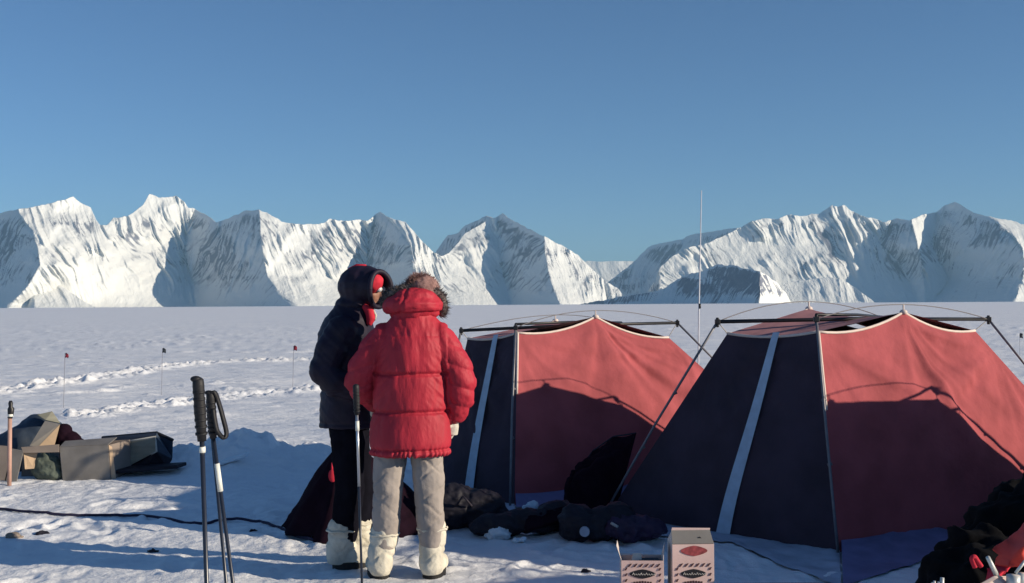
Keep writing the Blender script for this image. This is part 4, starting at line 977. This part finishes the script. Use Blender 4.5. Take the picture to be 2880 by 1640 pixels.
tp = [A(1622,1332,9.0), A(1668,1268,8.95), A(1725,1228,8.9), A(1790,1218,8.85)]; bt = [on(gnd(1588,1432),.02), on(gnd(1612,1462),.02), on(gnd(1665,1474),.02), on(gnd(1730,1462),.02)]  # flap in the nearer tent's shadow, its shade given as black cloth
X = empty('shade_flap', on(gnd(1660,1468)), 'flap between the two tents above the bags, coloured black for its shade', 'tarpaulin')
o = sheet('sheet', curve_pts(tp,.02), bt, M_MAROON, X, n=50, m=40, bulge=.12, wr=.07, seed=77); s_ = o.modifiers.new('s','SOLIDIFY'); s_.thickness = .006
mb = MB(); mb.tube([tp[0], tp[1], tp[2], tp[3]], .007, 6); mb.build('edge_rope', M_CORD, X, True)
X = blob('stuff_sack', 'purple black stuff sack beside the bag with the round lid', 'bag', 1775, 1532, [(-.02,.04,.09,.20,.14,.11),(.12,.04,.07,.13,.12,.09)], material('plum_nylon',(.035,.018,.05),.6,.2,8,.3,14,.02), seed=12)
mb = MB(); b0 = X.location; mb.tube([b0+Vector((-.14,-.09,.15)), b0+Vector((-.10,-.12,.13))], .010, 8); mb.build('drawcord_knot', M_GCORD, X, True)
M_ICE = material('loose_snow_block', (.74,.82,.88), .55, .05, 12, .5, 20, .02)
for (px, py, w, h, lab, sd) in ((1402,1520,.085,.065,'squarish pale snow block in front of the long dark bag',3),(1463,1532,.045,.03,'small snow lump just right of the squarish snow block',4),
        (1350,1480,.10,.075,'broken snow heap between the duffel and the long bag',5),(1492,1440,.055,.04,'small snow lump on the skirt of the farther tent',6),
        (1560,1488,.07,.035,'low snow lump at the right end of the long dark bag',7)):
    g = gnd(px, py); g = Vector((g.x, g.y, float(gz(g.x,g.y)))); mb = MB(); mb.ell((0,0,h*.5), (w,w*.8,h)); mb.ell((w*.4,0,h*.4), (w*.7,w*.6,h*.7)); mb.ell((-w*.5,0,h*.35),(w*.6,w*.6,h*.6))
    X = voxel('snow_block', mb, M_ICE, None, .010, 1, noise_disp(.03,16,sd)); X.location = g; tag(X, lab, 'snow block', 'snow blocks in front of the tents')
g = A(652,1262,11.1); g.z = float(gz(g.x,g.y))+.0; mb = MB(); mb.slab([(-.13,-.05,-.02),(.14,-.02,.06),(.16,.03,.09),(-.06,.03,.03)], .035); X = mb.build('snow_block', M_ICE, None, world=False, bevel=.01); X.location = g; tag(X, 'thin tilted snow slab catching the sun on the shaded bank', 'snow block', 'snow blocks in front of the tents')
# debris in the lit snow at lower left
for (px, py, w, h, lab, mt) in ((38,1512,.055,.030,'brown scrap in the snow at the left edge',M_CARD),(114,1502,.050,.018,'dark leaf like scrap in the lit snow at lower left',M_BLKB),
        (428,1549,.035,.014,'small black scrap near the ski pole shafts in the lit snow',M_BLKB),(712,1492,.030,.010,'small dark spot of litter left of the maroon cover',M_MAROON),(1645,1612,.03,.01,'small dark crumb of litter in the shaded snow',M_BLKB)):
    g = gnd(px, py); g = Vector((g.x, g.y, float(gz(g.x,g.y))-.004)); mb = MB(); mb.ell((0,0,h*.5), (w,w*.7,h)); mb.ell((w*.7,.01,h*.3), (w*.5,w*.5,h*.5))
    X = voxel('scrap', mb, mt, None, .006, 0, noise_disp(.02,30,int(px))); X.location = g; tag(X, lab, 'litter', 'scraps of litter in the snow')

# printed cartons on a crate at the bottom
d = 4.0
M_CTN = material('pinkish_printed_carton', (.78,.56,.51), .75, .06, 12, .05)
M_CTNS = material('carton_side_board', (.62,.54,.50), .75, .06, 12, .05)
M_INKR = material('faded_red_ink', (.34,.065,.070), .7, .35, 60, 0)
M_INKD = material('dark_brown_ink', (.085,.035,.040), .7, .1, 60, 0)
M_INKB = material('black_ink', (.012,.014,.02), .7, .1, 60, 0)
M_INKW = material('pale_ink', (.50,.48,.46), .7, .1, 60, 0)
kt = .60   # crate top height
X = empty('wooden_crate', (.56,3.86,0), 'wooden crate top under the two printed cartons at the bottom edge', 'crate')
M_PLY = material('pale_pinkish_board', (.70,.47,.40), .7, .1, 6, .2, 40, .002, stretch=(6,1,1))
cx0, cx1, cy0, cy1 = .15, 1.12, 3.50, 4.17
for i in range(4):
    y0 = cy0+(cy1-cy0)*i/4; mb = MB(); mb.box(((cx0+cx1)/2-.0, y0+(cy1-cy0)/8, kt-.012), (cx1-cx0, (cy1-cy0)/4-.006, .022), Matrix.Rotation(R(.8),3,'Z')); mb.build('plank', M_PLY, X, bevel=.002)
for (ax, ay) in ((cx0+.04,cy0+.04),(cx1-.04,cy0+.04),(cx0+.04,cy1-.05),(cx1-.04,cy1-.05)): mb = MB(); mb.box((ax, ay, kt/2-.03), (.05,.05,kt-.01)); mb.build('leg', M_PLY, X)
for zz in (.12,.30,.48):
    mb = MB(); mb.box(((cx0+cx1)/2, cy0-.0, zz), (cx1-cx0-.02,.018,.13)); mb.build('side_slat', M_PLY, X)
    mb = MB(); mb.box(((cx0+cx1)/2, cy1-.015, zz), (cx1-cx0-.02,.018,.13)); mb.build('side_slat', M_PLY, X)
def lozenge(mb, c, w, h, ux, uz, nn, off):
    pts = []
    for k in range(24):
        t = 2*math.pi*k/24; a = math.cos(t); b = math.sin(t)
        x = (abs(a)**.9)*(1 if a > 0 else -1); zz = (b*(1-.38*abs(a)))
        pts.append(c+ux*(x*w)+uz*(zz*h)+nn*off)
    mb.add(pts, [tuple(range(24))])
def carton(x0p, x1p, ytop, label, tall, dd=d, yaw=0.0):
    a = A(x0p, 1640, dd); b = A(x1p, 1640, dd); w = (b.x-a.x); zt = A((x0p+x1p)/2, ytop, dd).z; h = zt-kt; dp = w*.62
    c = Vector(((a.x+b.x)/2, dd+dp/2, kt)); X = empty('printed_carton', c, label, 'carton', 'printed food cartons on the crate')
    M = Matrix.Rotation(yaw, 3, 'Z'); q = lambda x, y, z: c + M@Vector((x, y, z)); W = w/2; D = dp/2
    body = h-(.042 if tall else 0)
    for nm, pl, mt in (('front_panel', [q(-W,-D,0),q(W,-D,0),q(W,-D,body),q(-W,-D,body)], M_CTN), ('back_panel', [q(-W,D,0),q(W,D,0),q(W,D,body),q(-W,D,body)], M_CTN),
                   ('side_panel', [q(-W,-D,0),q(-W,D,0),q(-W,D,body),q(-W,-D,body)], M_CTNS), ('side_panel', [q(W,-D,0),q(W,D,0),q(W,D,body),q(W,-D,body)], M_CTNS)):
        mb = MB(); mb.slab(pl, .003); o = mb.build(nm, mt, X)
        if nm == 'front_panel': front = o
    nn = M@Vector((0,-1,0)); ux = M@Vector((1,0,0)); uz = Vector((0,0,1)); f = q(0,-D-.0020,0)
    # black lozenge with pale script
    zc = body-(.118 if tall else .050)
    if tall: zc = .600*0 + A((x0p+x1p)/2, 1613, dd).z-kt
    else: zc = A((x0p+x1p)/2, 1614, dd).z-kt
    wl = w*.31
    mb = MB(); lozenge(mb, f+uz*zc, wl, .0165, ux, uz, nn, .0012); mb.build('black_lozenge', M_INKB, front)
    mb = MB()
    for k in range(9):   # pale looping script too small to read
        xx = (k-4)*wl*.20; hh = .005+(.004 if k in (0,3,5) else 0)
        mb.tube([f+uz*(zc-.004+hh*math.sin(math.pi*e_))+ux*(xx+wl*.19*e_+.0012*math.sin(6*e_))+nn*.0020 for e_ in (0,.2,.45,.7,1)], .0010, 4)
    mb.build('script_lettering', M_INKW, front)
    mb = MB()
    zt_ = zc+.030
    for k in range(6 if not tall else 6):
        xx = -W*.72+k*W*.27; mb.slab([f+ux*xx+uz*(zt_-.006)+nn*.0014, f+ux*(xx+.007)+uz*(zt_-.006)+nn*.0014, f+ux*(xx+.017)+uz*(zt_+.006)+nn*.0014, f+ux*(xx+.010)+uz*(zt_+.006)+nn*.0014], .0006)
    for sx in (-1,1):
        for k in range(6):
            zz = zt_-.018-k*.020; xx = sx*W*.80-.004; mb.slab([f+ux*xx+uz*zz+nn*.0014, f+ux*(xx+.006)+uz*zz+nn*.0014, f+ux*(xx+.011)+uz*(zz+.010)+nn*.0014, f+ux*(xx+.005)+uz*(zz+.010)+nn*.0014], .0006)
    mb.build('dash_border', M_INKD, front)
    mb = MB(); 
    for k in range(7): xx = (k-3)*.0095; mb.slab([f+ux*(xx-.0035)+uz*(zc-.034)+nn*.0014, f+ux*(xx+.0035)+uz*(zc-.034)+nn*.0014, f+ux*(xx+.0035)+uz*(zc-.024-abs(k-3)*.001)+nn*.0014, f+ux*(xx-.0035)+uz*(zc-.024-abs(k-3)*.001)+nn*.0014], .0006)
    mb.build('block_lettering', M_INKD, front)
    if tall:
        zr = A((x0p+x1p)/2, 1549, dd).z-kt; mb = MB(); lozenge(mb, f+uz*zr+ux*.003, wl*1.05, .0185, ux, uz, nn, .0012); mb.build('red_lozenge', M_INKR, front)
        # folded gable top
        for sx in (-1,1): mb = MB(); mb.slab([q(sx*W,-D,body),q(sx*W,D,body),q(sx*W*.9,0,body+.040)], .003); mb.build('gusset', M_CTNS, X)
        mb = MB(); mb.slab([q(-W,-D,body+.001),q(W,-D,body+.001),q(W*.94,-D*.05,body+.040),q(-W*.94,-D*.05,body+.040)], .003); mb.build('top_flap', M_CARDG, X)
        mb = MB(); mb.slab([q(-W*.94,0,body+.036),q(W*.94,0,body+.036),q(W*.96,0,body+.047),q(-W*.90,0,body+.050)], .004); mb.build('top_flap', M_CTN, X)
        mb = MB(); e = q(W*.30,-D*.55-.003,body+.017); mb.slab([e+Vector((-.012,0,-.004)), e+Vector((.014,0,-.002)), e+Vector((.006,.0,.006))], .003); mb.build('tear_hole', M_INKB, X)
    else:
        mb = MB(); mb.slab([q(-W,-D,body),q(-W-.016,-D*.3,body+.045),q(-W-.012,D*.2,body+.060),q(-W,D,body)], .002); mb.build('top_flap', M_CTNS, X)
        mb = MB(); mb.slab([q(W,-D,body),q(W,D,body),q(W+.010,D*.5,body+.052),q(W+.004,-D*.5,body+.050)], .002); mb.build('top_flap', M_CTNS, X)
        mb = MB(); mb.slab([q(-W,D,body),q(W,D,body),q(W,D+.05,body-.01),q(-W,D+.05,body-.005)], .002); mb.build('top_flap', M_CTNS, X)
        mb = MB(); mb.box(q(W*.35,0,body-.020), (w*.5,dp*.6,.03)); mb.build('black_packet', M_BLKB, X, bevel=.004)
        mb = MB(); mb.slab([q(-W*.5,-D*.2,body-.01),q(0,-D*.2,body-.01),q(.0,D*.1,body+.016),q(-W*.4,D*.1,body+.014)], .003); mb.build('paper_liner', M_INKW, X)
    return X
carton(1750, 1868, 1577, 'open printed carton with its flaps standing up, left of the tall carton', False, yaw=R(-3))
carton(1890, 2007, 1497, 'tall closed printed carton with a red lozenge above the black one', True, yaw=R(2))

# dark heap with red cloth and metal parts at the lower right edge
g = A(2790,1560,3.6); X = empty('gear_heap', (g.x, g.y, 0), 'black heap of gear bags filling the lower right corner', 'gear bags')
mb = MB()
for (px, py, dd, rx, ry, rz) in ((2830,1520,6.3,.26,.2,.22),(2760,1590,6.0,.24,.2,.20),(2700,1640,5.8,.20,.2,.16),(2880,1440,6.7,.20,.2,.20),(2860,1640,5.7,.35,.25,.22),(2960,1500,6.2,.3,.3,.3),(2660,1680,5.7,.16,.2,.12),(2800,1760,5.6,.45,.3,.3),(2860,1980,5.6,.50,.4,.4),(2860,2300,5.6,.60,.5,.45),(2860,2600,5.6,.60,.5,.5)):
    mb.ell(lp(X, A(px, py, dd*.63)), (rx*.63, ry*.63, rz*.63))
voxel('heap', mb, material('soot_black_nylon',(.005,.005,.006),.95,.2,8,.3,spec=.08), X, .012, 1, noise_disp(.06,7,3))
def crumple(name, label, cat, pts, mat, th=.006, seed=0, group=None):
    """crumpled cloth through a 3 x n lattice of points"""
    T_ = np.array([[tuple(p) for p in r] for r in pts]); n0, n1 = T_.shape[:2]; N0, N1 = 26, 40
    u = np.linspace(0,n0-1.001,N0); v = np.linspace(0,n1-1.001,N1); iu = u.astype(int); iv = v.astype(int); fu = (u-iu)[:,None,None]; fv = (v-iv)[None,:,None]
    P = (T_[iu][:,iv]*(1-fu)+T_[iu+1][:,iv]*fu)*(1-fv)+(T_[iu][:,iv+1]*(1-fu)+T_[iu+1][:,iv+1]*fu)*fv
    P = P + np.stack([fbm(P[...,0]*20,P[...,2]*20,o=3,s=seed+k) for k in range(3)],-1)*np.array([.007,.022,.009])
    c = P.reshape(-1,3).mean(0); o = mesh_np(name, P.reshape(-1,3)-c, grid_faces(N0,N1), mat); o.location = c
    s_ = o.modifiers.new('s','SOLIDIFY'); s_.thickness = th; return tag(o, label, cat, group)
M_ORED = fabric('orange_red_cloth', (.60,.05,.035), .6, .1, .3)
dd = 3.42
crumple('red_cloth', 'crumpled bright red cloth at the right edge above the metal stove', 'cloth', [[A(2960,1420,dd),A(2880,1482,dd),A(2835,1522,dd),A(2795,1548,dd)],[A(2960,1500,dd-.1),A(2885,1540,dd-.12),A(2850,1570,dd-.08),A(2815,1568,dd-.03)],[A(2960,1560,dd-.05),A(2872,1600,dd-.08),A(2845,1600,dd-.1),A(2800,1590,dd)]], M_ORED, seed=3)
crumple('red_cloth', 'small piece of dull red cloth behind the thin metal rod', 'cloth', [[A(2845,1578,dd),A(2815,1590,dd),A(2780,1600,dd)],[A(2835,1610,dd-.08),A(2805,1620,dd-.1),A(2772,1622,dd)],[A(2815,1640,dd),A(2780,1650,dd-.05),A(2765,1660,dd)]], M_REDL, seed=8)
mb = MB(); dd = 3.3; sp = smooth_poly([(2743,1596),(2736,1580),(2734,1570),(2741,1567),(2750,1580),(2760,1594)],4)
mb.tube([A(x,y,dd) for x,y in sp], .0075, 7); o = mb.build('red_strap', M_REDL, None, True); tag(o, 'small looped red strap on the black gear heap', 'strap')
# camp stove with legs and rods
M_ALU = material('dull_white_metal', (.62,.62,.58), .4, .1, 20, .1, metal=.3)
g = A(2830,1640,3.2); X = empty('camp_stove', (g.x, g.y, 0), 'pale metal camp stove with thin rods at the lower right corner', 'stove'); dd = 3.2
mb = MB(); mb.tube([A(2778,1567,dd), A(2808,1628,dd+.02)], [.0060,.0075], 8); mb.build('rod', M_ALU, X, True)
mb = MB(); mb.tube([A(2885,1575,dd), A(2856,1612,dd)], [.0045,.0045], 8); mb.build('rod', M_ALU, X, True)
mb = MB(); mb.slab([A(2752,1648,dd-.02),A(2800,1622,dd),A(2835,1622,dd+.05),A(2835,1650,dd)], .010); mb.build('plate', material('pinkish_metal_plate',(.60,.47,.42),.5,.1,20,.1), X, bevel=.004)
mb = MB(); mb.tube([A(2850,1655,dd), A(2850,1618,dd)], .0185, 16); mb.build('burner_can', M_ALU, X, True)
mb = MB(); mb.tube([A(2872,1650,dd+.05), A(2872,1612,dd+.05)], .0145, 16); mb.build('burner_can', M_ALU, X, True)
mb = MB(); mb.box(A(2820,1645,dd+.06), (.07,.035,.035)); mb.build('stove_body', M_ALU, X, bevel=.006)
g = A(2640,1640,3.2); X = empty('tent_peg_bundle', (g.x, g.y, 0), 'few white metal pegs poking up at the bottom edge of the black heap', 'tent pegs')
for (px, py, w) in ((2650,1625,.006),(2628,1634,.004),(2622,1638,.0035),(2640,1636,.004)):
    mb = MB(); mb.tube([A(px-3,1680,3.2), A(px,py,3.2)], w, 8); mb.build('peg', M_ALU, X, True)
